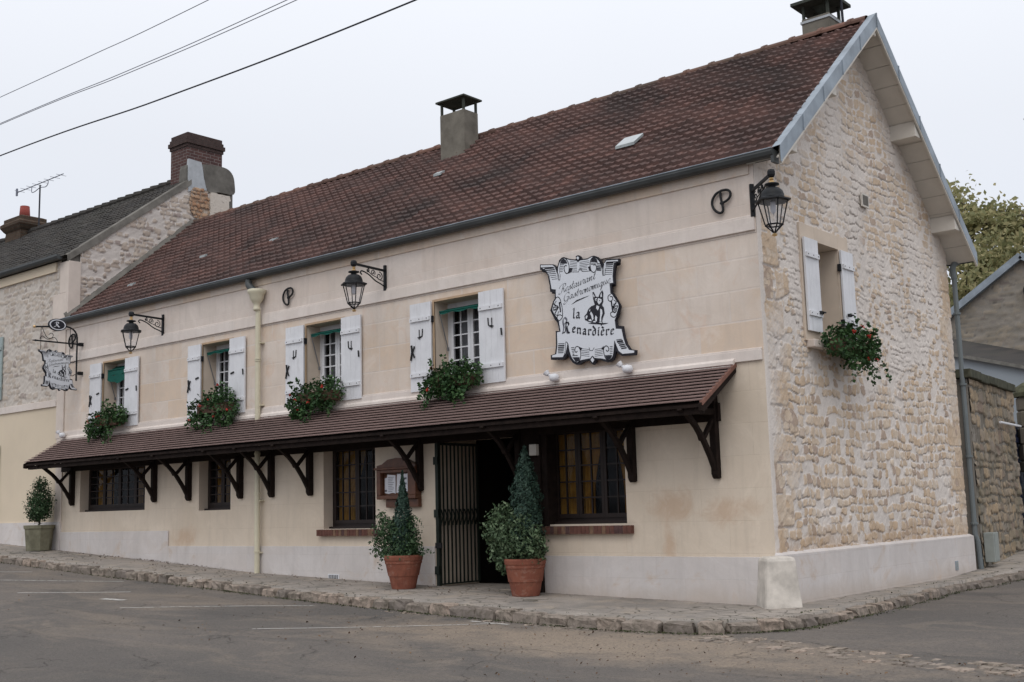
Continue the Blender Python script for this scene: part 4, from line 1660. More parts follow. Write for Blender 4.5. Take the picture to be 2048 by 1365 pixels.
VG = mb.build('zinc_verge', M['zinc'], ROOFO, fixn=False)
mb = MB()
for (ya, za, yb, zb_) in ((-.10, 5.54, RY, RZ), (RY, RZ, 6.86, RZ - SB * (6.86 - RY))):
    s = (zb_ - za) / (yb - ya)
    mb.add([(OV - .004, ya, za - .17), (OV - .004, yb, zb_ - .17), (OV - .004, yb, zb_ + .07), (OV - .004, ya, za + .07),
            (OV - .03, ya, za - .17), (OV - .03, yb, zb_ - .17), (OV - .03, yb, zb_ + .07), (OV - .03, ya, za + .07)],
           [(0, 1, 2, 3), (4, 7, 6, 5), (0, 4, 5, 1), (3, 2, 6, 7)])
mb.build('barge_board', M['soffit'], ROOFO)
mb = MB()
for (ya, za, yb, zb_) in ((-.08, 5.55, RY, RZ), (RY, RZ, 6.86, RZ - SB * (6.86 - RY))):
    s = (zb_ - za) / (yb - ya)
    L = abs(yb - ya)
    nbd = int(L / .27)
    for k in range(nbd):
        y0, y1 = ya + (yb - ya) * k / nbd, ya + (yb - ya) * (k + 1) / nbd - .014
        z0, z1 = za + s * (y0 - ya) - .085, za + s * (y1 - ya) - .085
        mb.add([(-.05, y0, z0), (OV - .03, y0, z0), (OV - .03, y1, z1), (-.05, y1, z1),
                (-.05, y0, z0 + .02), (OV - .03, y0, z0 + .02), (OV - .03, y1, z1 + .02), (-.05, y1, z1 + .02)],
               [(0, 1, 2, 3), (4, 7, 6, 5), (0, 4, 5, 1), (1, 5, 6, 2), (2, 6, 7, 3), (3, 7, 4, 0)])
mb.build('soffit_boards', M['soffit'], ROOFO)
for (yy, zz_) in ((4.72, 6.86), (6.18, 5.58), (3.25, 8.14), (1.62, 6.70), (.30, 5.60)):
    mb = MB()
    zt = zroof(yy) - .10
    s_ = -SB if yy > RY + .01 else (SF if yy < RY - .01 else 0)
    mb.add([(-.02, yy - .13, zt - .14), (.41, yy - .13, zt - .14), (.41, yy + .13, zt - .14), (-.02, yy + .13, zt - .14),
            (-.02, yy - .13, zt - .13 * s_), (.41, yy - .13, zt - .13 * s_), (.41, yy + .13, zt + .13 * s_), (-.02, yy + .13, zt + .13 * s_)]
           if abs(s_) > 0 else
           [(-.02, yy - .05, zt - .16), (.41, yy - .05, zt - .16), (.41, yy + .05, zt - .16), (-.02, yy + .05, zt - .16),
            (-.02, yy - .05, zt), (.41, yy - .05, zt), (.41, yy + .05, zt), (-.02, yy + .05, zt)],
           [(0, 3, 2, 1), (4, 5, 6, 7), (0, 1, 5, 4), (1, 2, 6, 5), (2, 3, 7, 6), (3, 0, 4, 7)])
    mb.build('purlin', M['soffit'], ROOFO, bevel=.01)

# front gutter: half-round with front bead
mb = MB()
prof = [(-.185, 5.575), (-.19, 5.54), (-.175, 5.50), (-.145, 5.478), (-.10, 5.478), (-.065, 5.50), (-.05, 5.54)]
for x0, x1 in ((XL - .2, .36),):
    vs = [(x0, p[0], p[1]) for p in prof] + [(x1, p[0], p[1]) for p in prof]
    n_ = len(prof)
    mb.add(vs, [(i, i + 1, i + 1 + n_, i + n_) for i in range(n_ - 1)])
    mb.add([(x1, p[0], p[1]) for p in prof], [tuple(range(n_))])
    mb.add([(x0, p[0], p[1]) for p in prof], [tuple(range(n_))])
mb.tube([(XL - .2, -.188, 5.578), (.36, -.188, 5.578)], .008, 6, 1)
mb.box(.33, -.16, 5.40, .37, -.02, 5.56)
mb.build('gutter', [M['gutter'], M['zinc']], HOUSE, fixn=False)
# rainwater pipe with cast hopper on the front
mb = MB()
px, py = -9.92, -.10
mb.tube(cr([(-10.16, -.12, 5.47), (-10.16, -.13, 5.40), (-10.08, -.14, 5.32), (-9.98, -.13, 5.24)], 4), [.065] * 13, 10)
mb.build('gutter_outlet', M['gutter'], HOUSE)
mb = MB()
mb.lathe([(.155, 5.26), (.17, 5.25), (.165, 5.20), (.135, 5.16), (.125, 5.10), (.085, 5.03), (.058, 5.0), (.058, 4.93), (.064, 4.92), (.064, 4.89), (.052, 4.88)], (px, py - .03, 0), 16)
hp = MB()
mb.build('hopper', M['creampipe'], HOUSE, smooth=True)
mb = MB()
mb.tube([(px, py, 4.93), (px, py, float(gx(px)) + .0)], .048, 12)
for zc in (4.0, 3.98, 2.32, 1.62, .62):
    mb.lathe([(.048, -.02), (.058, -.018), (.058, .018), (.048, .02)], (px, py, zc), 12)
for zc in (4.3, 3.18, 1.5, .6):
    mb.box(px - .07, -.10, zc - .012, px + .07, -.0, zc + .012)
mb.build('drainpipe', M['creampipe'], HOUSE)
# grey-green downpipe at the back corner
mb = MB()
mb.tube(cr([(.30, 6.95, 5.24), (.15, 6.93, 5.22), (.06, 6.80, 5.12), (.07, 6.78, 4.9)], 4), .05, 10)
mb.tube([(.07, 6.78, 4.95), (.07, 6.78, .62), (.10, 6.80, .5), (.11, 6.82, .06)], .043, 10)
for zc in (4.3, 3.1, 1.9, .8):
    mb.lathe([(.05, -.02), (.062, -.018), (.062, .018), (.05, .02)], (.07, 6.78, zc), 12)
mb.build('drainpipe', M['downpipe'], HOUSE)
mb = MB()
mb.tube([(XL, 6.92, 5.22), (.38, 6.92, 5.22)], .06, 8)
mb.build('gutter', M['gutter'], HOUSE)

# wall ties shaped like open loops
def wall_tie(x, z, s=1.0):
    mb_ = MB()
    zz = lambda L: [((a - 1392) / 195 * .28, -(b - 1040) / 265 * .285) for a, b in L]
    lp = zz([(1388, 935), (1388, 990), (1398, 1060), (1406, 1120), (1404, 1165), (1375, 1182), (1328, 1142), (1300, 1070), (1306, 1000), (1345, 938), (1400, 914)])
    rp = zz([(1395, 914), (1455, 918), (1488, 955), (1485, 1010), (1450, 1048), (1398, 1070)])
    mb_.tube([(x + p[0] * s, -.04, z + p[1] * s) for p in cr(lp, 4)], .017 * s, 8)
    mb_.tube([(x + q[0] * s, -.045, z + q[1] * s) for q in cr(rp, 4)], .017 * s, 8)
    mb_.tube([(x, -.05, z - .03 * s), (x, 0, z - .03 * s)], .02, 6)
    mb_.build('wall_tie', M['irondull'], HOUSE)


wall_tie(-.46, 5.08)
wall_tie(-9.16, 5.05)
wall_tie(-16.45, 5.08)

# chimneys
def cap_chimney(x0, x1, y0, y1, zb_, zt, capz, slabh, mat, slab, nm='chimney', over=.10, plate=False):
    mb_ = MB()
    mb_.box(x0, y0, zb_, x1, y1, zt)
    c_ = mb_.build(nm, mat, HOUSE, bevel=.012)
    mb_ = MB()
    for (a_, b_) in ((x0 + .03, y0 + .03), (x1 - .03, y0 + .03), (x0 + .03, y1 - .03), (x1 - .03, y1 - .03)):
        mb_.box(a_ - .02, b_ - .02, zt, a_ + .02, b_ + .02, capz)
        mb_.build('cap_post', slab, c_)
        mb_ = MB()
    mb_.box(x0 - over, y0 - over, capz, x1 + over, y1 + over, capz + slabh)
    if plate:
        mb_.lathe([(.001, -.14), (.16, .0), (.17, .0)], ((x0 + x1) / 2, (y0 + y1) / 2, capz), 4, ph=PI / 4)
    mb_.build('chimney_cap', slab, c_, bevel=.006)
    return c_


c_ = cap_chimney(-7.92, -7.30, 2.62, 3.02, 7.4, 8.70, 8.93, .035, M['concrete'], M['darkslab'], over=.06)
mb = MB()
mb.prism([(2.60, 7.68 - .02), (3.04, 8.12), (3.04, 7.9), (2.60, 7.5)], YZ, -7.95, -7.27)
mb.box(-7.97, 2.58, 7.62, -7.25, 2.62, 7.80)
mb.build('chimney_flashing', M['greyplaster'], c_)
c_ = cap_chimney(-.97, -.50, 3.75, 4.22, 7.5, 8.88, 9.10, .05, M['concrete'], M['darkslab'], over=.12, plate=True)
mb = MB()
mb.box(-.985, 3.735, 8.80, -.485, 4.235, 8.84)
mb.build('chimney_flashing', M['greypatch'], c_)

# ------------------------------------------------------------------ guard stone at the corner
mb = MB()
pr = [(.325, -.1), (.315, .05), (.285, .30), (.258, .585), (.001, .60)]
mb.lathe(pr, (0.02, -.02, 0), 4)
gs = mb.build('guard_stone', M['guard'], smooth=False, bevel=.045)
tag(gs, 'squat tapered guard stone at the foot of the restaurant corner', 'guard stone')
gs['category'] = 'bollard stone'

# ------------------------------------------------------------------ wall lanterns
def lantern(px_, ex, ey, label):
    """plate on the wall at px_, arm reaching (ex, ey) from it"""
    ar = Vector((ex, ey, 0))
    L = ar.length
    d = ar.normalized()
    zt = 5.15
    t_ = thing('wall_lantern', label, 'lantern', (px_, -.01, zt), 'wall lanterns')
    o = Vector((px_, -.02, 0))

    def P(s, z_):
        return (o.x + d.x * s, o.y + d.y * s, z_)
    side = d.cross(Vector((0, 0, 1)))
    mb_ = MB()
    mb_.bar(P(.0, 4.80), P(.0, 5.22), .05, .035, up=(d.x, d.y, 0))
    mb_.bar(P(.02, 5.13), P(L - .02, 5.15), .028, .035)
    mb_.lathe([(.001, -.055), (.04, -.045), (.052, -.02), (.052, .02), (.04, .045), (.001, .055)], (o.x + d.x * L, o.y + d.y * L, 5.155), 6)
    # lower curved rib
    mb_.tube([P(s, z_) for s, z_ in cr([(.02, 4.87), (.10, 4.90), (.22, 4.94), (.36, 5.02), (.50, 5.06), (.54, 5.03), (.51, 5.00)], 5)], .012, 6)
    mb_.build('bracket', M['iron'], t_)
    mb_ = MB()

    def spiral(cs, cz, r0, turns, a0, sgn=1):
        pts = []
        for k in range(26):
            f_ = k / 25
            a_ = a0 + sgn * turns * 2 * PI * f_
            rr_ = r0 * (1 - .8 * f_)
            pts.append(P(cs + rr_ * math.cos(a_), cz + rr_ * math.sin(a_)))
        mb_.tube(pts, .008, 5)
    spiral(.13, 5.02, .075, 1.4, PI * .5)
    spiral(.27, 5.065, .05, 1.3, PI * 1.2, -1)
    spiral(.38, 5.085, .035, 1.2, PI * .5)
    mb_.tube([P(s, z_) for s, z_ in cr([(.03, 4.95), (.10, 4.96), (.2, 5.0), (.30, 5.03), (.40, 5.10)], 4)], .007, 5)
    mb_.build('scrollwork', M['iron'], t_)
    cx_, cy_ = o.x + d.x * L, o.y + d.y * L
    C3 = (cx_, cy_, 0)
    mb_ = MB()
    mb_.lathe([(.022, 5.10), (.03, 5.085), (.018, 5.07), (.034, 5.055), (.034, 5.04), (.02, 5.03)], C3, 12)
    mb_.build('brass_collar', M['brass'], t_)
    mb_ = MB()
    mb_.lathe([(.001, 4.375), (.03, 4.385), (.034, 4.40), (.02, 4.415), (.001, 4.42)], C3, 10)
    mb_.build('brass_finial', M['brass'], t_)
    mb_ = MB()
    mb_.lathe([(.02, 5.04), (.085, 5.025), (.09, 5.01), (.045, 4.995), (.045, 4.975), (.09, 4.965), (.125, 4.93), (.14, 4.885), (.143, 4.85), (.15, 4.845)], C3, 20)
    mb_.build('hood', M['iron'], t_, smooth=True)
    ph = math.atan2(d.y, d.x)
    mb_ = MB()
    mb_.lathe([(.15, 4.85), (.215, 4.825), (.218, 4.808), (.17, 4.80)], C3, 6, ph=ph)
    for k in range(6):
        t = ph + 2 * PI * k / 6
        c__, s__ = math.cos(t), math.sin(t)
        mb_.tube([(cx_ + .178 * c__, cy_ + .178 * s__, 4.81), (cx_ + .103 * c__, cy_ + .103 * s__, 4.515)], .0085, 5)
        mb_.tube([(cx_ + .103 * c__, cy_ + .103 * s__, 4.515), (cx_ + .012 * c__, cy_ + .012 * s__, 4.425)], .0085, 5)
        t2 = ph + 2 * PI * (k + 1) / 6
        mb_.tube([(cx_ + .103 * c__, cy_ + .103 * s__, 4.515), (cx_ + .103 * math.cos(t2), cy_ + .103 * math.sin(t2), 4.515)], .011, 5)
    mb_.build('lantern_frame', M['iron'], t_)
    mb_ = MB()
    mb_.lathe([(.172, 4.81), (.099, 4.515), (.01, 4.43)], C3, 6, ph=ph)
    mb_.build('lantern_glass', M['lampglass'], t_)
    mb_ = MB()
    mb_.lathe([(.025, 4.84), (.03, 4.78), (.035, 4.74), (.03, 4.68), (.001, 4.64)], C3, 10)
    mb_.build('bulb', M['lampmilk'], t_, smooth=True)


lantern(-13.04, 0, -.70, 'black iron wall lantern above and between the two leftmost upper windows')
lantern(-6.71, 0, -.68, 'black iron wall lantern above and between the two upper windows nearest the big sign')
lantern(-.03, .52, -.47, 'black iron wall lantern jutting diagonally from the corner of the building')

# ------------------------------------------------------------------ the painted scroll sign
HM = np.array([1.70779, -0.06152, -0.95544, -0.22488, -1.39056, 1.0694, 0.06941, 0.00965, 1.0]).reshape(3, 3)


def art(p):
    q = HM @ np.array([p[0] / 1000, p[1] / 1000, 1.0])
    return (q[0] / q[2], q[1] / q[2])


A_OUT = [(100, 205), (240, 205), (268, 225), (282, 258), (286, 215), (302, 160), (330, 132), (352, 128), (385, 140), (430, 150), (470, 152), (485, 140), (485, 120), (503, 108),
         (522, 120), (530, 138), (545, 150), (600, 140), (640, 118), (665, 112), (700, 125), (735, 160), (757, 198), (768, 200), (785, 165), (805, 148), (935, 145), (932, 185),
         (895, 195), (885, 240), (878, 330), (885, 410), (850, 418), (855, 500), (872, 515), (900, 560), (945, 640), (920, 740), (895, 780), (910, 850), (968, 852), (985, 960),
         (1010, 1040), (1050, 1095), (1110, 1105), (1105, 1155), (960, 1165), (920, 1140), (897, 1110), (885, 1170), (870, 1205), (840, 1228), (800, 1232), (740, 1210), (690, 1205),
         (680, 1240), (655, 1260), (635, 1240), (620, 1210), (560, 1225), (510, 1258), (480, 1260), (445, 1240), (415, 1200), (393, 1140), (370, 1180), (340, 1205), (215, 1208),
         (212, 1160), (258, 1145), (268, 1060), (265, 905), (303, 905), (285, 820), (255, 785), (208, 690), (235, 600), (256, 560), (256, 502), (208, 495), (203, 440), (182, 320),
         (148, 272), (100, 262)]
A_IN = [(112, 215), (232, 213), (262, 238), (285, 300), (292, 235), (310, 178), (340, 140), (385, 152), (430, 162), (485, 168), (503, 185), (524, 165), (600, 155), (650, 126),
        (690, 136), (730, 182), (762, 262), (776, 200), (802, 165), (922, 158), (920, 176), (877, 190), (870, 240), (864, 330), (870, 398), (832, 405), (842, 512), (870, 530),
        (934, 638), (905, 750), (886, 790), (898, 882), (958, 885), (975, 970), (1000, 1050), (1038, 1105), (1092, 1112), (1090, 1135), (970, 1145), (930, 1115), (888, 1010),
        (875, 1140), (855, 1200), (820, 1213), (760, 1195), (672, 1188), (655, 1172), (638, 1190), (530, 1212), (495, 1238), (455, 1215), (420, 1150), (394, 1030), (370, 1140),
        (340, 1180), (230, 1182), (232, 1162), (275, 1150), (287, 1060), (282, 920), (320, 912), (302, 800), (262, 742), (230, 680), (250, 602), (272, 570), (270, 470), (227, 465),
        (202, 330), (165, 265), (112, 235)]
STRK = []      # (points, width) black strokes in art units


def S_(pts, w_=6, sm=True):
    STRK.append((cr(pts, 5) if sm and len(pts) > 2 else pts, w_))


S_([(288, 300), (292, 235), (310, 178), (345, 140), (378, 150), (402, 190), (410, 240), (402, 290), (382, 300), (364, 282), (358, 240), (370, 218), (386, 222)], 6)
S_([(310, 300), (312, 240), (325, 190), (350, 160)], 3)
S_([(300, 300), (296, 365)], 4, False)
S_([(262, 240), (285, 300), (300, 365), (312, 365), (316, 310)], 4)
for k, y in enumerate((210, 228, 246, 264, 282)):
    S_([(314, y), (355 - k * 3, y - 2)], 4, False)
for k, y in enumerate((172, 190, 208, 226, 244, 262)):
    S_([(420, y), (492, y + 12 - k * 1.5)], 3, False)
    S_([(620 if k < 3 else 600, y - 5), (520, y + 12 - k * 1.5)], 3, False)
S_([(425, 285), (510, 285), (515, 255), (538, 255), (545, 280), (625, 275)], 4, False)
S_([(766, 325), (756, 255), (736, 185), (702, 140), (665, 130), (638, 160), (630, 215), (640, 265), (664, 290), (688, 275), (698, 235), (685, 208), (668, 215)], 6)
for k, y in enumerate((195, 212, 230, 248, 264)):
    S_([(702, y), (742, y + 4)], 9 if k > 1 else 5, False)
for k, y in enumerate((178, 192, 206)):
    S_([(640, y), (690, y)], 4, False)
for k in range(7):
    S_([(152 + 13 * k, 250 + 19 * k), (252 + 6 * k, 242 + 19 * k)], (10, 8, 6, 5, 4, 3, 2)[k], False)
    S_([(798 - 2 * k, 192 + 20 * k), (872 - 2 * k, 188 + 20 * k)], (12, 8, 6, 5, 4, 3, 2)[k], False)
S_([(776, 205), (768, 320), (785, 320), (790, 250)], 4, False)
S_([(112, 240), (170, 236), (240, 234)], 4)
S_([(804, 182), (918, 176)], 6, False)
# side medallions
S_([(270, 560), (290, 548), (312, 565), (322, 600), (310, 616)], 6)
S_([(250, 605), (232, 680), (262, 742), (300, 795)], 5)
S_([(308, 605), (320, 705)], 12, False)
S_([(322, 600), (335, 650), (342, 720), (335, 770), (300, 800), (285, 780), (290, 745), (315, 735), (335, 745)], 6)
for q in ((250, 622), (242, 655), (245, 690), (262, 722)):
    S_([(300, 655), q], 6, False)
S_([(275, 590), (255, 625), (262, 640), (290, 640)], 5)
S_([(262, 650), (245, 672), (262, 688), (292, 672)], 5)
S_([(268, 700), (262, 725), (285, 740), (300, 700)], 5)
S_([(845, 520), (820, 540), (822, 580), (845, 592), (868, 572), (862, 545), (842, 545)], 6)
S_([(852, 590), (870, 705)], 12, False)
S_([(870, 530), (905, 580), (934, 640), (905, 742)], 6)
S_([(905, 745), (880, 762), (850, 745), (848, 715), (870, 705), (888, 715)], 6)
for q in ((905, 600), (922, 640), (915, 680), (898, 712)):
    S_([(870, 650), q], 6, False)
S_([(880, 580), (905, 600), (895, 625), (872, 622)], 5)
S_([(885, 640), (920, 645), (905, 668), (878, 662)], 5)
S_([(880, 680), (908, 690), (892, 712), (876, 700)], 5)
# bottom scrolls
S_([(382, 1020), (398, 1045), (412, 1120), (440, 1195), (480, 1235), (512, 1228), (532, 1170), (528, 1110), (508, 1072), (480, 1075), (470, 1110), (482, 1130), (496, 1118)], 6)
S_([(382, 1020), (372, 1030), (368, 1120), (352, 1170)], 4)
S_([(888, 1010), (882, 1100), (870, 1170), (840, 1208), (800, 1200), (778, 1150), (772, 1095), (790, 1065), (815, 1068), (828, 1100), (812, 1120), (798, 1105)], 6)
for k in range(6):
    S_([(298 - k, 1040 + 19 * k), (360 - 2 * k, 1038 + 19 * k)], (5, 9, 9, 8, 7, 6)[k], False)
for k in range(6):
    S_([(905 + 11 * k, 1000 + 18 * k), (962 + 10 * k, 992 + 18 * k)], (5, 14, 7, 10, 8, 9)[k], False)
for k, y in enumerate((1090, 1108, 1126, 1144, 1162)):
    S_([(540, y), (622, y + 10)], 3, False)
    S_([(762, y - 3), (680, y + 10)], 3, False)
    S_([(432 + k * 4, y - 8), (464, y - 10)], 5, False)
    S_([(838, y - 20), (866, y - 22)], 4, False)
S_([(445, 1165), (500, 1162)], 5, False)
S_([(785, 1165), (858, 1160)], 5, False)
S_([(620, 1080), (628, 1110), (655, 1112), (675, 1080)], 4, False)
BLK = [[(314, 195), (326, 165), (350, 142), (380, 165), (392, 195), (350, 200)], [(640, 176), (650, 140), (675, 128), (700, 148), (712, 190), (668, 178)],
       [(415, 245), (446, 250), (436, 285), (398, 304), (410, 270)], [(608, 232), (636, 222), (640, 262), (662, 290), (622, 270)],
       [(445, 1182), (498, 1180), (522, 1182), (512, 1222), (482, 1232)], [(790, 1170), (862, 1165), (845, 1200), (808, 1208)],
       [(510, 1070), (548, 1085), (536, 1108), (528, 1112)], [(745, 1090), (775, 1062), (770, 1105)], [(480, 120), (503, 108), (526, 122), (518, 160), (503, 186), (488, 160)],
       [(632, 1200), (640, 1180), (655, 1165), (672, 1180), (682, 1205), (656, 1258)]]
WHT = [[(503, 120), (518, 138), (505, 158), (488, 138)], [(656, 1178), (676, 1210), (658, 1238), (636, 1210)]]
FOXB = [(655, 498), (670, 495), (692, 545), (718, 550), (735, 508), (757, 476), (770, 500), (768, 560), (770, 600), (756, 632), (776, 660), (784, 722), (768, 760), (758, 800),
        (764, 824), (720, 832), (700, 822), (650, 818), (608, 806), (578, 790), (570, 750), (595, 722), (610, 680), (640, 648), (680, 630), (670, 598), (662, 560)]
FOXW = [[(664, 512), (680, 545), (672, 555), (664, 540)], [(752, 498), (757, 545), (742, 552), (740, 530)], [(682, 566), (704, 558), (702, 588), (690, 590)],
        [(716, 560), (752, 572), (752, 600), (735, 618), (726, 628), (715, 612), (708, 595)], [(700, 636), (728, 648), (722, 672), (712, 690), (694, 664)],
        [(738, 670), (758, 682), (762, 720), (748, 765), (750, 805), (732, 806), (738, 740)], [(642, 700), (664, 738), (668, 778), (654, 794), (646, 756), (632, 724)],
        [(584, 756), (600, 738), (606, 752), (596, 778), (586, 776)], [(690, 742), (706, 760), (702, 806), (688, 806), (682, 770)], [(612, 790), (640, 780), (650, 804), (620, 800)],
        [(722, 820), (748, 806), (756, 822)], [(660, 804), (690, 800), (690, 816), (668, 814)], [(620, 690), (634, 675), (630, 702)]]
FOXL = [[(608, 826), (640, 820), (825, 822), (792, 834), (756, 838), (750, 856), (740, 838), (650, 832)]]

SCR = {
 'e': ([[(0, .45), (.35, .6), (.5, .85), (.35, 1), (.1, .7), (.08, .25), (.28, 0), (.62, .3)]], .6),
 's': ([[(0, .1), (.35, 1.05), (.42, .6), (.42, .2), (.2, 0), (.05, .12)], [(.2, 0), (.6, .25)]], .58),
 't': ([[(0, .2), (.25, .9), (.32, 1.75), (.24, .9), (.2, .2), (.35, 0), (.6, .25)], [(.02, 1.08), (.5, 1.14)]], .55),
 'a': ([[(.52, .85), (.3, 1), (.08, .65), (.08, .2), (.25, 0), (.5, .5), (.58, 1), (.52, .3), (.62, 0), (.85, .28)]], .82),
 'u': ([[(0, .6), (.15, 1), (.1, .3), (.25, 0), (.5, .4), (.62, 1), (.56, .3), (.68, 0), (.88, .28)]], .85),
 'r': ([[(0, .4), (.2, 1.12), (.32, .92), (.5, .9), (.42, .4), (.48, 0), (.7, .28)]], .66),
 'n': ([[(0, .6), (.12, 1), (.08, 0), (.35, .95), (.52, .85), (.46, .2), (.58, 0), (.8, .28)]], .78),
 'm': ([[(0, .6), (.12, 1), (.08, 0), (.33, .95), (.46, .85), (.4, 0), (.66, .95), (.82, .85), (.76, .2), (.88, 0), (1.1, .28)]], 1.08),
 'o': ([[(.4, .95), (.15, .9), (.05, .45), (.22, 0), (.45, .2), (.5, .7), (.38, .95), (.7, .8)]], .66),
 'i': ([[(0, .5), (.14, 1), (.1, .2), (.24, 0), (.44, .28)], [(.18, 1.4), (.22, 1.46)]], .42),
 'q': ([[(.52, .85), (.3, 1), (.08, .65), (.08, .2), (.25, 0), (.5, .5), (.58, 1), (.5, -.2), (.42, -1.0), (.55, -.6), (.75, .1)]], .78),
 'R': ([[(.5, 1.9), (.42, 1.0), (.28, .2), (.05, -.05), (-.25, .05), (-.2, .3)], [(-.3, 1.3), (-.1, 1.9), (.5, 2.1), (.95, 1.95), (.95, 1.45), (.65, 1.15), (.45, 1.1)],
        [(.6, 1.12), (.8, .5), (.95, .0), (1.25, .2)]], 1.12),
 'G': ([[(.95, 1.45), (.9, 1.85), (.55, 2.0), (.15, 1.5), (.02, .8), (.2, .1), (.6, .0), (.9, .45), (.95, .85), (.5, .85)], [(.95, .85), (.9, .0), (.7, -.6), (.3, -.8), (.1, -.5), (.5, -.2), (1.1, .2)]], 1.2),
}
BL = {
 'l': ([[(0, 1.5), (.18, 1.66), (.18, .14), (.34, .0)]], .52),
 'a': ([[(.06, .84), (.3, 1.0), (.5, .84), (.5, .14), (.66, 0)], [(.5, .58), (.16, .46), (.12, .16), (.3, .02), (.48, .16)]], .86),
 'e': ([[(.14, .84), (.38, 1.0), (.56, .78), (.16, .48)], [(.14, .86), (.12, .2), (.32, .02), (.58, .18)]], .78),
 'n': ([[(0, .86), (.16, 1.0), (.16, .14), (.3, 0)], [(.16, .8), (.44, 1.0), (.6, .84), (.6, .14), (.74, 0)]], .96),
 'r': ([[(0, .86), (.16, 1.0), (.16, .14), (.3, 0)], [(.16, .8), (.4, 1.0), (.56, .84)]], .72),
 'd': ([[(.02, 1.62), (.5, 1.05), (.58, .2), (.36, .02), (.12, .18), (.12, .74), (.3, .94), (.5, .84)]], .84),
 'i': ([[(0, .86), (.16, 1.0), (.16, .14), (.3, 0)], [(.1, 1.4), (.24, 1.28)]], .50),
 'E': ([[(.14, .84), (.38, 1.0), (.56, .78), (.16, .48)], [(.14, .86), (.12, .2), (.32, .02), (.58, .18)], [(.14, 1.5), (.42, 1.22)]], .78),
 'R': ([[(.34, 1.75), (.30, .3), (.02, .02)], [(-.1, 1.2), (.2, 1.75), (.7, 1.7), (.82, 1.3), (.36, .95)], [(.5, .95), (.72, .2), (1.0, 0)], [(-.2, .05), (.2, .2)]], 1.12),
}


def text_quads(word, font, p0, p1, xh, nib, ang, shear=0.0, sm=True, curve=0.0, minw=.2):
    """broad-nib letters along the line p0->p1 (sign-local metres); returns polygons"""
    tot = sum(font[c][1] for c in word)
    p0, p1 = Vector(p0), Vector(p1)
    L = (p1 - p0).length
    sx = L / tot
    d = (p1 - p0).normalized()
    n_ = Vector((-d.y, d.x))
    out = []
    pen = 0.0
    nv = Vector((math.cos(ang), math.sin(ang))) * nib / 2
    for c in word:
        for st in font[c][0]:
            pts = cr(st, 4) if sm and len(st) > 2 else st
            q = []
            for (a_, b_) in pts:
                xx = (pen + a_) * sx + b_ * shear * xh
                cv = -curve * math.sin(PI * min(1, max(0, (pen + a_) / tot)))
                pt = p0 + d * xx + n_ * (b_ * xh + cv)
                q.append(Vector((pt.x, pt.y)))
            for a_, b_ in zip(q, q[1:]):
                dd = (b_ - a_)
                if dd.length < 1e-6:
                    continue
                cross = abs(dd.normalized().x * nv.y - dd.normalized().y * nv.x)
                h = nv
                if cross < nib / 2 * minw:
                    pn = Vector((-dd.y, dd.x)).normalized() * nib / 2 * minw
                    h = pn
                out.append([a_ - h, b_ - h, b_ + h, a_ + h])
        pen += font[c][1]
    return out


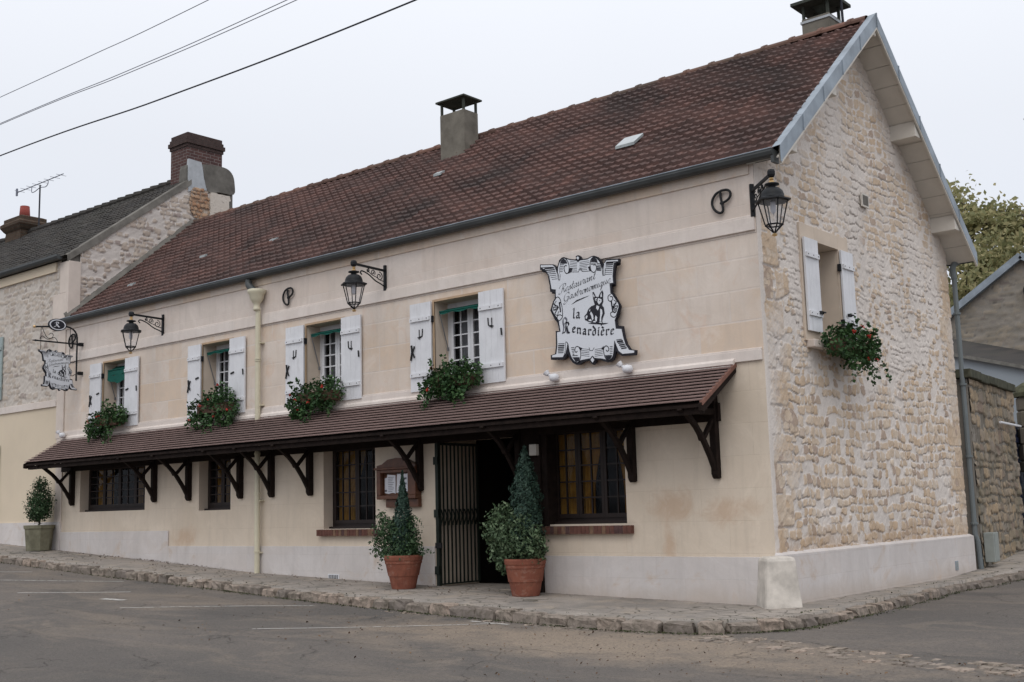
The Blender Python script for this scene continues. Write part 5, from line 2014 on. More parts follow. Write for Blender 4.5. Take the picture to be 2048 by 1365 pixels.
def sign_art(parent, mp, sc, front):
    """draw all of the sign's painting. mp(u, v, w) local -> xyz; w grows outwards; front = base w"""
    f0 = front
    K = lambda p: (p[0] * sc, p[1] * sc)

    def flat(mb_, poly, w_, mi=0):
        tri = tessellate_polygon([[Vector((p[0], p[1], 0)) for p in poly]])
        mb_.add([mp(p[0], p[1], w_) for p in poly], tri, mi)
    mb_ = MB()
    mb_.prism([K(art(p)) for p in A_IN], mp, f0, f0 + .006)
    mb_.build('white_face', M['signwhite'], parent)
    mb_ = MB()
    lw = .0016
    for pts, w_ in STRK:
        q = [Vector(K(art(p))) for p in pts]
        hw = max(w_ * 1.25, 4) * .00155 * sc / 2
        for a_, b_ in zip(q, q[1:]):
            d = b_ - a_
            if d.length < 1e-6:
                continue
            n_ = Vector((-d.y, d.x)).normalized() * hw
            e_ = d.normalized() * hw * .4
            flat(mb_, [a_ - n_ - e_, b_ - n_ + e_, b_ + n_ + e_, a_ + n_ - e_], f0 + .008)
    for poly in BLK:
        flat(mb_, [K(art(p)) for p in poly], f0 + .009)
    for poly in WHT:
        flat(mb_, [K(art(p)) for p in poly], f0 + .0105, 1)
    mb_.build('scroll_drawing', [M['ink'], M['signwhite']], parent, fixn=False)
    mb_ = MB()
    for poly in text_quads('Restaurant', SCR, K((-.44, .275)), K((.185, .40)), .056 * sc, .0115 * sc, math.radians(35), .45):
        flat(mb_, poly, f0 + .009)
    mb_.build('lettering', M['ink'], parent, fixn=False)
    mb_ = MB()
    for poly in text_quads('Gastronomique', SCR, K((-.38, .155)), K((.43, .312)), .054 * sc, .0115 * sc, math.radians(35), .45):
        flat(mb_, poly, f0 + .0092)
    u_ = [K(p) for p in ((-.25, .092), (-.15, .125), (-.02, .155), (.08, .18), (-.02, .168), (-.15, .145))]
    flat(mb_, u_, f0 + .009)
    mb_.build('lettering', M['ink'], parent, fixn=False)
    mb_ = MB()
    for poly in text_quads('la', BL, K((-.235, -.10)), K((-.085, -.118)), .085 * sc, .026 * sc, math.radians(40), 0, False):
        flat(mb_, poly, f0 + .009)
    mb_.build('lettering', M['ink'], parent, fixn=False)
    mb_ = MB()
    for poly in text_quads('R', BL, K((-.395, -.295)), K((-.28, -.305)), .088 * sc, .030 * sc, math.radians(40), 0, False):
        flat(mb_, poly, f0 + .009)
    for poly in text_quads('enardiEre', BL, K((-.255, -.292)), K((.475, -.408)), .078 * sc, .026 * sc, math.radians(40), 0, False, curve=.03 * sc):
        flat(mb_, poly, f0 + .009)
    mb_.build('lettering', M['ink'], parent, fixn=False)
    mb_ = MB()
    fl = cr([art(p) for p in ((395, 930), (375, 860), (385, 790), (360, 765), (345, 800), (355, 870), (340, 935))], 4)
    for a_, b_ in zip(fl, fl[1:]):
        a_, b_ = Vector(K(a_)), Vector(K(b_))
        h = Vector((.012, .009)) * sc
        flat(mb_, [a_ - h, b_ - h, b_ + h, a_ + h], f0 + .0085)
    mb_.build('capital_flourish', M['inkgrey'], parent, fixn=False)
    mb_ = MB()
    flat(mb_, [K(art(p)) for p in FOXB], f0 + .009)
    for p_ in FOXL:
        flat(mb_, [K(art(p)) for p in p_], f0 + .009)
    for p_ in FOXW:
        flat(mb_, [K(art(p)) for p in p_], f0 + .0105, 1)
    for c_ in ((697, 578), (733, 586), (712, 618)):
        flat(mb_, [K(art((c_[0] + 6 * math.cos(t), c_[1] + 6 * math.sin(t)))) for t in np.linspace(0, 2 * PI, 7)[:-1]], f0 + .0115)
    mb_.build('fox_drawing', [M['ink'], M['signwhite']], parent, fixn=False)


SG = thing('restaurant_sign', 'large white scroll-shaped sign with black outline and a sitting fox, fixed flat on the wall', 'sign', (-2.62, -.02, 3.95), 'scroll signs of the restaurant')
mpF = lambda u, v, w_: (-2.62 + u, -w_, 3.95 + v)
mb = MB()
mb.prism([art(p) for p in A_OUT], mpF, .07, .11)
mb.prism([(p[0] * .98 - .012, p[1] * .98 - .012) for p in [art(q) for q in A_OUT]], mpF, .04, .07)
mb.build('black_backing', M['ink'], SG)
for (u, v) in ((-.45, .45), (.4, .4), (-.45, -.45), (.45, -.45)):
    mb = MB()
    mb.box(-2.62 + u - .04, -.05, 3.95 + v - .04, -2.62 + u + .04, 0, 3.95 + v + .04)
    mb.build('fixing', M['irondull'], SG)
sign_art(SG, mpF, 1.0, .111)

# hanging sign at the left end, at right angles to the wall
HX = -16.06
HS = thing('hanging_sign', 'small white scroll-shaped fox sign hanging from a black iron bracket by the left corner', 'sign', (HX, -.05, 4.6), 'scroll signs of the restaurant')
mb = MB()
mb.tube(cr([(HX, -.14, 4.17), (HX, -.14, 4.7), (HX, -.14, 5.05), (HX, -.17, 5.19), (HX, -.27, 5.28), (HX, -.45, 5.31), (HX, -.8, 5.27), (HX, -1.08, 5.24)], 4), .018, 8)
mb.bar((HX, -1.05, 4.955), (HX, -.0, 4.955), .02, .03)
mb.lathe([(.001, 0), (.02, .04), (.001, .1)], (0, 0, 0), 6) if False else None
mb.add([(HX, -1.16, 4.955), (HX, -1.05, 4.98), (HX, -1.05, 4.93), (HX + .015, -1.06, 4.955), (HX - .015, -1.06, 4.955)], [(0, 1, 3), (0, 3, 2), (0, 2, 4), (0, 4, 1)])
mb.box(HX - .03, -.10, 4.92, HX + .03, 0, 4.99)
mb.box(HX - .03, -.10, 4.30, HX + .03, 0, 4.37)
mb.bar((HX, -.14, 4.335), (HX, -.0, 4.335), .02, .02)
for yy in (-.95, -.30):
    mb.tube([(HX, yy, 5.24 if yy < -.5 else 5.28), (HX, yy, 4.70)], .006, 5)
mb.tube([(HX, p[0], p[1]) for p in cr([(-.93, 5.24), (-.86, 5.1), (-.80, 5.03), (-.72, 5.03), (-.68, 5.10), (-.73, 5.14), (-.78, 5.10)], 5)], .007, 5)
mb.tube([(HX, p[0], p[1]) for p in cr([(-.97, 5.0), (-.92, 5.06), (-.8, 5.0), (-.65, 5.05), (-.58, 4.97)], 5)], .007, 5)
mb.tube([(HX, p[0], p[1]) for p in cr([(-.14, 4.58), (-.18, 4.58), (-.22, 4.55), (-.28, 4.56)], 4)], .007, 5)
mb.tube([(HX, p[0], p[1]) for p in cr([(-.14, 4.30), (-.18, 4.30), (-.22, 4.27), (-.28, 4.28)], 4)], .007, 5)
mb.build('bracket', M['iron'], HS)
mb = MB()
mb.lathe([(.001, -.03), (.022, -.02), (.03, 0), (.022, .02), (.001, .03)], (HX, -1.10, 5.24), 10)
mb.build('brass_knob', M['brass'], HS, smooth=True)
el = lambda a_, b_, n_=28: [(-.60 + a_ * math.cos(t), 5.325 + b_ * math.sin(t)) for t in np.linspace(0, 2 * PI, n_, endpoint=False)]
mb = MB()
mb.prism(el(.20, .13), YZ, HX - .02, HX + .02, 0)
mb.prism(el(.180, .112), YZ, HX + .021, HX + .024, 1)
mb.prism(el(.155, .092), YZ, HX + .025, HX + .028, 0)
for poly in text_quads('R', BL, (-.665, 5.275), (-.55, 5.275), .060, .024, math.radians(40), 0, False):
    tri = tessellate_polygon([[Vector((p[0], p[1], 0)) for p in poly]])
    mb.add([(HX + .030, p[0], p[1]) for p in poly], tri, 1)
mb.build('oval_plaque', [M['ink'], M['signwhite']], HS)
mpH = lambda u, v, w_: (HX + w_, -.56 + u, 4.36 + v)
HSC = .545
mb = MB()
mb.prism([(art(p)[0] * HSC, art(p)[1] * HSC) for p in A_OUT], mpH, -.02, .02)
mb.build('black_backing', M['ink'], HS)
sign_art(HS, mpH, HSC, .021)

# ------------------------------------------------------------------ menu case
MC = thing('menu_case', 'dark wooden menu case with white menus hanging left of the entrance', 'menu case', (-6.4, -.05, 1.7))
x0, x1, z0, z1 = -6.84, -5.97, 1.44, 1.90
mb = MB()
mb.box(x0, -.14, z0, x1, -.0, z0 + .06)
mb.box(x0, -.14, z0 + .06, x0 + .09, -.0, z1)
mb.box(x1 - .17, -.14, z0 + .06, x1, -.0, z1)
mb.box(x0 + .09, -.14, z1 - .05, x1 - .17, -.0, z1)
mb.box(x0 + .09, -.06, z0 + .06, x1 - .17, -.0, z1 - .05)
mb.prism([(x0, z1), (x1, z1), (x1, z1 + .06), (x1 - .1, z1 + .09), (x1 - .3, z1 + .17), ((x0 + x1) / 2, z1 + .18), (x0 + .25, z1 + .16), (x0 + .12, z1 + .09), (x0, z1 + .07)], XZ, -.13, -.0)
mb.box(x0 - .03, -.17, z1 - .0, x1 + .02, -.13, z1 + .035)
mb.box(x0 + .15, -.08, z0 - .13, x1 - .0, -.0, z0)
mb.build('case', M['menuwood'], MC, bevel=.008)
mb = MB()
mb.prism([(x0 + .12, z0 + .10), (x0 + .20, z0 + .085), (x0 + .3, z0 + .10), (x0 + .36, z0 + .085), (x0 + .36, z1 - .09), (x0 + .18, z1 - .07), (x0 + .17, z1 - .12), (x0 + .12, z1 - .13)], XZ, -.068, -.061)
mb.build('menu_sheet', M['paper'], MC)
mb = MB()
mb.prism([(x0 + .38, z0 + .10), (x0 + .45, z0 + .09), (x0 + .54, z0 + .12), (x0 + .66, z0 + .11), (x0 + .68, z0 + .2), (x0 + .68, z1 - .12), (x0 + .66, z1 - .07), (x0 + .40, z1 - .07)], XZ, -.069, -.061)
mb.build('menu_sheet', M['paper'], MC)
mb = MB()
for k in range(9):
    mb.box(x0 + .2, -.0715, z1 - .12 - k * .028, x0 + .33 - .02 * (k % 3), -.069, z1 - .113 - k * .028)
mb.box(x0 + .12, -.072, z0 + .12, x0 + .17, -.069, z0 + .15)
for (u, v) in ((.56, .13), (.56, .21)):
    mb.box(x0 + u, -.0725, z1 - v - .03, x0 + u + .05, -.070, z1 - v)
mb.build('menu_print', M['inkgrey'], MC)

# ------------------------------------------------------------------ white spotlights on the ledge
def spotlight(x, label, dirx=-1, z=3.05):
    t_ = thing('spotlight', label, 'spotlight', (x, -.1, z), 'small white floodlights on the canopy flashing')
    mb_ = MB()
    mb_.lathe([(.001, -.06), (.05, -.045), (.065, 0), (.05, .045), (.001, .06)], (x + .06, -.12, z), 12, sx=1.25)
    mb_.build('body', M['whitewood'], t_, smooth=True)
    mb_ = MB()
    mb_.tube([(x + .03, -.13, z + .02), (x - .02, -.15, z + .045)], .02, 8)
    mb_.tube([(x - .02, -.15, z + .045), (x - .055, -.16, z + .085)], [.032, .05], 10)
    mb_.build('lamp_head', M['whitewood'], t_)


spotlight(-3.27, 'small white floodlight under the lower left of the big sign')
spotlight(-2.02, 'small white floodlight under the lower right of the big sign')
spotlight(-16.66, 'small white floodlight at the left end of the canopy')
spotlight(-15.35, 'small white floodlight below the leftmost flower box')

# ------------------------------------------------------------------ flower boxes
def flower_box(c, axis, L, H_, label, seed, n=1500, drop=.5, nfl=7, lop=0.0, blobs=None):
    """axis: unit along the wall; out: outward normal"""
    r_ = np.random.default_rng(seed)
    ax = np.array(axis, float)
    out = np.array((ax[1], -ax[0], 0))
    t_ = thing('flower_box', label, 'flower box', c, 'geranium boxes under the upper windows')
    mb_ = MB()
    a_ = Vector(c) - Vector(ax) * (L * .36)
    b_ = Vector(c) + Vector(ax) * (L * .36)
    mb_.bar(a_ + Vector((0, 0, -.02)), b_ + Vector((0, 0, -.02)), .20, .17)
    mb_.build('planter', M['box_plastic'], t_, bevel=.01)
    # foliage in several clumps
    C, Nn = [], []
    blobs = blobs or [(-.32, .05, .2), (-.1, .12, .22), (.14, .10, .22), (.34, .02, .18)]
    blobs = [(b[0] * L, b[1] * H_, b[2]) for b in blobs]
    for (bu, bz, br) in blobs:
        m_ = int(n / len(blobs))
        v = r_.normal(size=(m_, 3))
        v /= np.linalg.norm(v, axis=1, keepdims=True)
        rad = r_.uniform(.45, 1.06, size=(m_, 1)) ** .6
        lump = 1 + .22 * np.sin(v[:, :1] * 7 + seed) * np.cos(v[:, 2:] * 6 + seed)
        v2 = v * rad * lump * br
        p = np.array(c) + ax * bu + out * .04 + np.array((0, 0, bz)) + ax * v2[:, :1] * 1.12 + out * v2[:, 1:2] * .95 + np.array((0, 0, 1)) * v2[:, 2:] * (.95 * H_ / .5)
        C.append(p)
        Nn.append(v * .7 + r_.normal(size=(m_, 3)) * .6 + np.array((0, 0, .5)))
    # trailing sprays
    for k in range(11):
        bu = r_.uniform(-.5, .5) * L
        ln = r_.uniform(.12, .34) * drop * 2
        m_ = 22
        f_ = np.linspace(0, 1, m_)[:, None]
        up_ = 1 if (k % 4 == 0) else -1
        p = np.array(c) + ax * (bu + f_ * r_.uniform(-.12, .12)) + out * (.12 + .1 * np.sin(f_ * 2)) + np.array((0, 0, 1)) * (up_ * f_ * ln * (.7 if up_ > 0 else 1) + (.2 * H_ if up_ > 0 else -.12))
        C.append(p + r_.normal(size=p.shape) * .018)
        Nn.append(r_.normal(size=p.shape) + np.array((0, 0, .4)))
    C, Nn = np.concatenate(C), np.concatenate(Nn)
    out_ok = ((C - np.array((0, 0, 0))) @ out) > (np.dot(np.array(c), out) - .26)
    C, Nn = C[out_ok], Nn[out_ok]
    leafmesh('foliage', C, Nn, r_.uniform(.018, .036, len(C)), M['geranium'], t_, asp=.8)
    FC, FN = [], []
    for k in range(nfl):
        bu, bz, br = blobs[k % len(blobs)]
        v = r_.normal(size=3)
        v[1] = abs(v[1]) + .3
        v /= np.linalg.norm(v)
        cc_ = np.array(c) + ax * (bu + v[0] * br * 1.15) + out * (.06 + v[1] * br * 1.0) + np.array((0, 0, bz + v[2] * br * (.95 * H_ / .5)))
        m_ = 20 if k % 3 == 0 else 8
        FC.append(cc_ + r_.normal(size=(m_, 3)) * (.020 if m_ > 20 else .012))
        FN.append(r_.normal(size=(m_, 3)) + out)
    FC, FN = np.concatenate(FC), np.concatenate(FN)
    leafmesh('flowers', FC, FN, np.full(len(FC), .016), M['redpetal'], t_, asp=.9)
    return t_


flower_box((-14.62, -.20, 3.22), (1, 0, 0), 1.15, .50, 'trailing geranium box under the first upper window from the left', 31, 1900, .7, 3,
           blobs=[(-.42, -.28, .21), (-.30, -.05, .24), (-.05, .12, .25), (.22, .22, .22), (.38, .10, .16)])
flower_box((-11.02, -.20, 3.22), (1, 0, 0), 1.25, .50, 'two-lobed trailing geranium box under the second upper window from the left', 32, 2100, .7, 6,
           blobs=[(-.36, -.02, .24), (-.30, -.45, .20), (-.05, .22, .17), (.20, .38, .22), (.30, -.02, .24), (.26, -.42, .18)])
flower_box((-8.16, -.20, 3.20), (1, 0, 0), 1.2, .50, 'broad geranium box with orange-red blooms left of the middle of the facade', 33, 2100, .6, 6,
           blobs=[(-.42, -.22, .19), (-.22, .02, .24), (.02, .14, .25), (.28, .16, .23), (.12, -.2, .20), (-.40, -.55, .12)])
flower_box((-5.06, -.20, 3.18), (1, 0, 0), 1.1, .50, 'dense round geranium box with one pink bloom, next to the big sign', 34, 2300, .6, 2,
           blobs=[(-.36, -.14, .20), (-.16, .06, .24), (.08, .14, .26), (.32, .10, .20), (.0, -.25, .22)])
flower_box((.26, 1.98, 3.30), (0, 1, 0), 1.35, .50, 'geranium box with red flowers on the stone gable wall', 35, 2200, .7, 7,
           blobs=[(-.36, .05, .22), (-.12, .12, .25), (.14, .08, .25), (.36, .02, .20), (.06, -.25, .22)])
for o in list(bpy.data.objects):
    pass

# ------------------------------------------------------------------ potted shrubs
def pot_round(mb_, c, r_, h, taper=.68, ph=0.0, n=28):
    mb_.lathe([(r_ * taper * .96, 0), (r_ * taper, .03), (r_ * (taper + (1 - taper) * .35), h * .38), (r_ * (taper + (1 - taper) * .37) + .008, h * .385), (r_ * .93, h * .74),
               (r_ * .96, h * .75), (r_ * .97, h * .80), (r_ * .96, h * .81), (r_, h * .86), (r_ * 1.02, h * .95), (r_ * 1.0, h), (r_ * .92, h), (r_ * .90, h * .92)], c, n, ph=ph)


def shrub(parent, c, blobs, n, mat, size, seed, asp=.45, name='foliage', up=.6):
    r_ = np.random.default_rng(seed)
    C, Nn = [], []
    tot = sum(b[3] ** 2 for b in blobs)
    for (bx_, by_, bz_, br, bh) in blobs:
        m_ = int(n * br ** 2 / tot)
        v = r_.normal(size=(m_, 3))
        v /= np.linalg.norm(v, axis=1, keepdims=True)
        rad = r_.uniform(.25, 1.08, size=(m_, 1)) ** .55
        lump = 1 + .25 * np.sin(v[:, :1] * 8 + seed + bx_ * 9) * np.cos(v[:, 2:] * 7 + seed)
        p = np.array(c) + np.array((bx_, by_, bz_)) + v * rad * lump * np.array((br, br, bh))
        C.append(p)
        Nn.append(v + r_.normal(size=(m_, 3)) * .8)
    C, Nn = np.concatenate(C), np.concatenate(Nn)
    return leafmesh(name, C, Nn, r_.uniform(size * .45, size * 1.35, len(C)), mat, parent, asp)


def cone_tree(parent, c, R, z0, z1, n, seed, mat, sl=2.2, pw=.8):
    r_ = np.random.default_rng(seed)
    f_ = 1 - r_.uniform(0, 1, n) ** .62
    a_ = r_.uniform(0, 2 * PI, n)
    prof = R * np.clip((1 - f_) * sl, 0, 1) ** pw
    lump = 1 + .16 * np.sin(a_ * 5 + f_ * 23) + .12 * np.sin(a_ * 3 - f_ * 37)
    rr = prof * lump * r_.uniform(.5, 1.05, n) ** .5
    C = np.stack([c[0] + rr * np.cos(a_), c[1] + rr * np.sin(a_), c[2] + z0 + f_ * (z1 - z0)], -1)
    Nn = np.stack([np.cos(a_), np.sin(a_), np.full(n, .15)], -1) + r_.normal(size=(n, 3)) * .45
    o_ = leafmesh('conifer_foliage', C, Nn, r_.uniform(.018, .034, n), mat, parent, .4)
    return o_


def stems(parent, c, n, h, seed, spread=.2):
    r_ = random.Random(seed)
    mb_ = MB()
    for k in range(n):
        a_ = r_.uniform(0, 2 * PI)
        s_ = r_.uniform(.3, 1) * spread
        mb_.tube([c, (c[0] + s_ * .4 * math.cos(a_), c[1] + s_ * .4 * math.sin(a_), c[2] + h * .5), (c[0] + s_ * math.cos(a_), c[1] + s_ * math.sin(a_), c[2] + h)], [.009, .007, .004], 5)
    mb_.build('stem', M['bark'], parent)


# pot left of the gate
c = (-5.80, -.58, float(zpav(-5.80, -.58)))
t_ = thing('potted_conifer', 'terracotta pot with a blue-green cone conifer and evergreens, left of the folding gate', 'potted plant', c, 'terracotta pots flanking the entrance')
mb = MB()
pot_round(mb, c, .285, .49, .64, ph=.3, n=26)
mb.build('pot', M['terracotta'], t_, smooth=False)
mb = MB()
mb.lathe([(.26, .44), (.001, .46)], c, 20)
mb.build('soil', M['soil'], t_)
cone_tree(t_, (c[0] + .0, c[1] + .0, c[2]), .155, .55, 1.74, 3800, 41, M['cypress'], 1.5, 1.15)
shrub(t_, (c[0] - .08, c[1], c[2] + .45), [(-.27, 0, .38, .21, .24), (.0, .0, .25, .27, .28), (.24, 0, .34, .18, .26), (-.32, -.03, .18, .19, .2), (-.05, -.05, .45, .22, .14), (.02, 0, .05, .28, .14), (.15, .0, .1, .26, .18), (.30, -.02, .5, .08, .16), (-.34, -.02, .6, .09, .12)],
      4600, M['bushdark'], .027, 42)
r_ = np.random.default_rng(4)
pts = np.concatenate([np.array(c) + np.array((.28 + .28 * f_, -.02, .62 - .12 * f_ + .05 * math.sin(f_ * 9))) + r_.normal(size=(5, 3)) * .02 for f_ in np.linspace(0, 1, 9)]
                     + [np.array(c) + np.array((-.34 - .12 * f_, -.05, .52 - .22 * f_)) + r_.normal(size=(4, 3)) * .02 for f_ in np.linspace(0, 1, 6)])
leafmesh('trailing_sprays', pts, r_.normal(size=pts.shape), np.full(len(pts), .022), M['bushdark'], t_)
stems(t_, (c[0], c[1], c[2] + .44), 7, .4, 3)

# pot right of the gate
c = (-3.52, -.50, float(zpav(-3.5, -.5)))
t_ = thing('potted_conifer', 'terracotta pot with a tall cone conifer and pale grey-green shrub, right of the dark doorway', 'potted plant', c, 'terracotta pots flanking the entrance')
mb = MB()
pot_round(mb, c, .285, .50, .68, n=30)
mb.build('pot', M['terracotta'], t_, smooth=False)
mb = MB()
mb.lathe([(.26, .46), (.001, .47)], c, 20)
mb.build('soil', M['soil'], t_)
cone_tree(t_, (c[0] + .0, c[1] + .05, c[2]), .205, .60, 2.04, 5600, 51, M['cypress'])
shrub(t_, (c[0], c[1], c[2] + .45), [(-.42, -.03, .42, .24, .32), (-.18, -.05, .26, .28, .28), (.08, -.08, .25, .25, .28), (.22, -.04, .20, .18, .26), (-.32, -.03, .10, .22, .22), (-.30, -.05, .66, .16, .16), (-.2, -.05, -.04, .2, .14), (.02, -.1, .52, .16, .14), (-.46, -.03, .62, .1, .14), (-.1, -.06, .66, .1, .14)],
      5600, M['bushpale'], .030, 52)
stems(t_, (c[0], c[1], c[2] + .45), 7, .4, 8)

# planter by the left corner
c = (-17.0, -.36, float(zpav(-17.0, -.36)))
t_ = thing('potted_shrub', 'greenish octagonal concrete planter with an egg-shaped evergreen by the far left corner', 'potted plant', c)
mb = MB()
mb.lathe([(.25, 0), (.29, .45), (.31, .46), (.315, .53), (.27, .53), (.26, .48)], c, 8, ph=PI / 8)
mb.build('planter', M['planter'], t_)
mb = MB()
mb.lathe([(.27, .49), (.001, .50)], c, 12)
mb.build('soil', M['soil'], t_)
shrub(t_, (c[0], c[1], c[2] + .6), [(-.08, 0, .32, .28, .34), (.05, 0, .52, .25, .34), (.0, 0, .78, .15, .18), (.1, 0, .3, .24, .28), (-.15, 0, .15, .18, .16)], 4200, M['bushdark'], .028, 61)
stems(t_, (c[0], c[1], c[2] + .5), 6, .45, 12, .1)

# ------------------------------------------------------------------ neighbouring house on the left
NB = thing('neighbour_house', 'older neighbouring house with pale roughcast front, dark mossy roof and exposed rubble gable', 'building', (-23, 3, .8))
NX0, NX1 = -30.0, XL
mb = MB()
mb.quad((NX0, -.01, 3.85), (-21.0, -.01, 3.85), (-21.0, -.01, 6.98), (NX0, -.01, 6.98))
mb.build('upper_wall', M['roughcast'], NB, fixn=False)
U2, V2 = np.meshgrid(np.arange(-21.0, -17.03, .022), np.arange(3.8, 6.99, .022))
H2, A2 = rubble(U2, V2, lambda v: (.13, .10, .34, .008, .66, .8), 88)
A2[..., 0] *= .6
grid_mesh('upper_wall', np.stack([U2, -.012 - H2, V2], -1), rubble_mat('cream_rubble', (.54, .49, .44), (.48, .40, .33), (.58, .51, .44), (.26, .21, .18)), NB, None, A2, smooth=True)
mb = MB()
mb.quad((NX0, -.008, 1.15), (NX1, -.008, 1.15), (NX1, -.008, 3.74), (NX0, -.008, 3.74))
mb.build('lower_wall', M['cream'], NB, fixn=False)
mb = MB()
mb.box(NX0, -.05, .2, NX1 - .0, .0, 1.22)
mb.build('plinth', M['plinth'], NB)
mb = MB()
mb.box(NX0, -.045, 3.71, -17.06, .0, 3.86)
mb.build('string_course', M['moulding'], NB, bevel=.005)
mb = MB()
mb.box(-17.06, -.03, 3.0, NX1 - .005, .02, 5.40, 0)
mb.box(-17.34, -.028, 5.40, NX1 - .005, .02, 6.20, 0)
mb.box(-17.06, -.03, 6.20, NX1 - .005, .02, 6.90, 0)
mb.box(-17.02, -.025, .9, NX1 - .005, .02, 3.0, 0)
mb.box(NX1 - .008, -.03, 5.4, NX1 + .06, .26, 6.90, 0)
mb.build('quoin', M['quoin'], NB, bevel=.006)
# gable
du = .026
U, V = np.meshgrid(np.arange(0, 6.6, du), np.arange(5.3, 9.9, du))
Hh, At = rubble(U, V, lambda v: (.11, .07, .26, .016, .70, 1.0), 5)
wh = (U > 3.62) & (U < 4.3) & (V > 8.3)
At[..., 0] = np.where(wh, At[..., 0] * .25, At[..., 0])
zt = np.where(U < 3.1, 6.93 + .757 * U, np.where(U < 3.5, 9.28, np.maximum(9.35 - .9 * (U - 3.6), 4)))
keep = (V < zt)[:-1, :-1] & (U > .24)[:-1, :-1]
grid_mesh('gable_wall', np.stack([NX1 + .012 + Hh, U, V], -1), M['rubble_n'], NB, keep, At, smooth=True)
mb = MB()
mb.quad((NX1 - .02, .0, 5.3), (NX1 - .02, 6.4, 5.3), (NX1 - .02, 6.4, 6.6), (NX1 - .02, 3.1, 9.2))
mb.quad((NX1 - .02, .0, 5.3), (NX1 - .02, 3.1, 9.2), (NX1 - .02, 0, 6.9), (NX1 - .02, 0, 6.0))
mb.build('gable_backing', M['greyplaster'], NB, fixn=False)
# reddish worn patch and whitewashed strip by the chimney
r_ = random.Random(2)


def ragged(poly, j, seed_=1):
    q = random.Random(seed_)
    o_ = []
    for a_, b_ in zip(poly, poly[1:] + poly[:1]):
        for k in range(5):
            f_ = k / 5
            o_.append((a_[0] + (b_[0] - a_[0]) * f_ + q.uniform(-j, j), a_[1] + (b_[1] - a_[1]) * f_ + q.uniform(-j, j)))
    return o_


mb = MB()
mb.prism(ragged([(3.60, 8.42), (4.16, 8.72), (4.22, 9.15), (3.66, 9.16)], .03), YZ, NX1 + .02, NX1 + .065)
mb.build('whitewash_patch', rough_plaster('flaking_whitewash', (.56, .50, .43), (.62, .56, .50), (.07, .05, .04)), NB)
U2, V2 = np.meshgrid(np.arange(2.95, 3.62, .02), np.arange(8.3, 9.22, .02))
H2, A2 = rubble(U2, V2, lambda v: (.10, .08, .2, .03, .9, 1.0), 8)
d2 = np.abs((U2 - 3.33) / .30) ** 2 + np.abs((V2 - 8.80) / .42) ** 2 + .35 * wob(U2, V2, 12, 4)
grid_mesh('worn_stone_patch', np.stack([NX1 + .03 + H2, U2, V2], -1), rubble_mat('worn_ochre_stone', (.38, .29, .22), (.36, .20, .12), (.48, .35, .24), (.14, .08, .06)), NB, (d2 < 1)[:-1, :-1], A2, smooth=True)
# roof, verge band
tiled_slope(NX0, NX1 - .02, -.12, 6.98, 3.25, 9.50, .20, .22, .022, .020, 'roof', M['tile_dark'], NB, nu=6)
mb = MB()
mb.quad((NX0, 3.25, 9.5), (NX1 - .02, 3.25, 9.5), (NX1 - .02, 6.6, 6.9), (NX0, 6.6, 6.9))
mb.quad((NX0, -.1, 6.95), (NX1 - .02, -.1, 6.95), (NX1 - .02, 0, 6.95), (NX0, 0, 6.95))
mb.build('back_slope', M['tile_dark'], NB, fixn=False)
mb = MB()
prev = None
for k in range(13):
    y = -.06 + 3.16 * k / 12
    z = 6.90 + .757 * y
    q = ((NX1 + .05, y, z + .0 + r_.uniform(-.015, .015)), (NX1 + .03, y, z + .17), (NX1 - .10, y, z + .19))
    if prev:
        mb.quad(prev[0], q[0], q[1], prev[1])
        mb.quad(prev[1], q[1], q[2], prev[2])
    prev = q
mb.build('cement_verge', M['greyplaster'], NB, fixn=False)
mb = MB()
x = NX0
while x < NX1 - .9:
    mb.tube([(x, 3.25, 9.50), (x + .38, 3.25, 9.49)], [.13, .10], 8)
    x += .38
mb.build('ridge_tiles', M['tile_dark'], NB)
mb = MB()
prof = [(-.22, 7.05), (-.225, 7.0), (-.20, 6.95), (-.15, 6.93), (-.10, 6.95), (-.07, 7.0)]
vs = [(NX0, p[0], p[1]) for p in prof] + [(NX1 - .12, p[0], p[1]) for p in prof]
mb.add(vs, [(i, i + 1, i + 7, i + 6) for i in range(5)] + [tuple(range(6, 12))])
mb.build('gutter', M['gutter'], NB, fixn=False)
mb = MB()
mb.box(NX0, -.06, 6.72, -17.2, 0.0, 6.93)
mb.build('eaves_band', M['cream'], NB)
# brick chimney on the gable
mb = MB()
X0c, X1c = -17.50, -16.80
mb.box(X0c, 3.03, 8.9, X1c, 4.04, 10.22, 0)
mb.build('brick_chimney', M['brick'], NB)
CH = bpy.data.objects['brick_chimney']
mb = MB()
for (z0, z1, e_) in ((10.22, 10.30, .025), (10.30, 10.40, .055), (10.40, 10.48, .025), (10.48, 10.58, .0)):
    mb.box(X0c - e_, 3.03 - e_, z0, X1c + e_, 4.04 + e_, z1)
mb.build('corbelled_top', M['brickdark'], CH)
mb = MB()
mb.prism([(3.01, 9.05), (3.01, 9.72), (3.02, 9.88), (3.38, 9.86), (3.42, 9.70), (3.45, 9.50), (3.55, 9.18), (3.3, 9.14)], YZ, NX1 - .04, NX1 + .035)
mb.build('pale_cement_patch', M['greypatch'], CH)
mb = MB()
mb.prism(cr([(3.40, 9.82), (3.80, 9.86), (4.12, 9.85), (4.30, 9.72), (4.36, 9.48), (4.33, 9.22), (3.90, 9.20), (3.58, 9.15), (3.46, 9.5)], 3), YZ, NX1 - .35, NX1 + .045)
mb.box(NX1 - .3, 4.15, 8.5, NX1 + .02, 4.33, 9.3)
mb.build('cement_shoulder', M['greyplaster'], CH, bevel=.03)
mb = MB()
mb.prism([(2.74, 8.96), (3.02, 9.15), (3.02, 9.75), (2.985, 9.65), (2.96, 9.30)], YZ, NX1 - .30, NX1 + .0)
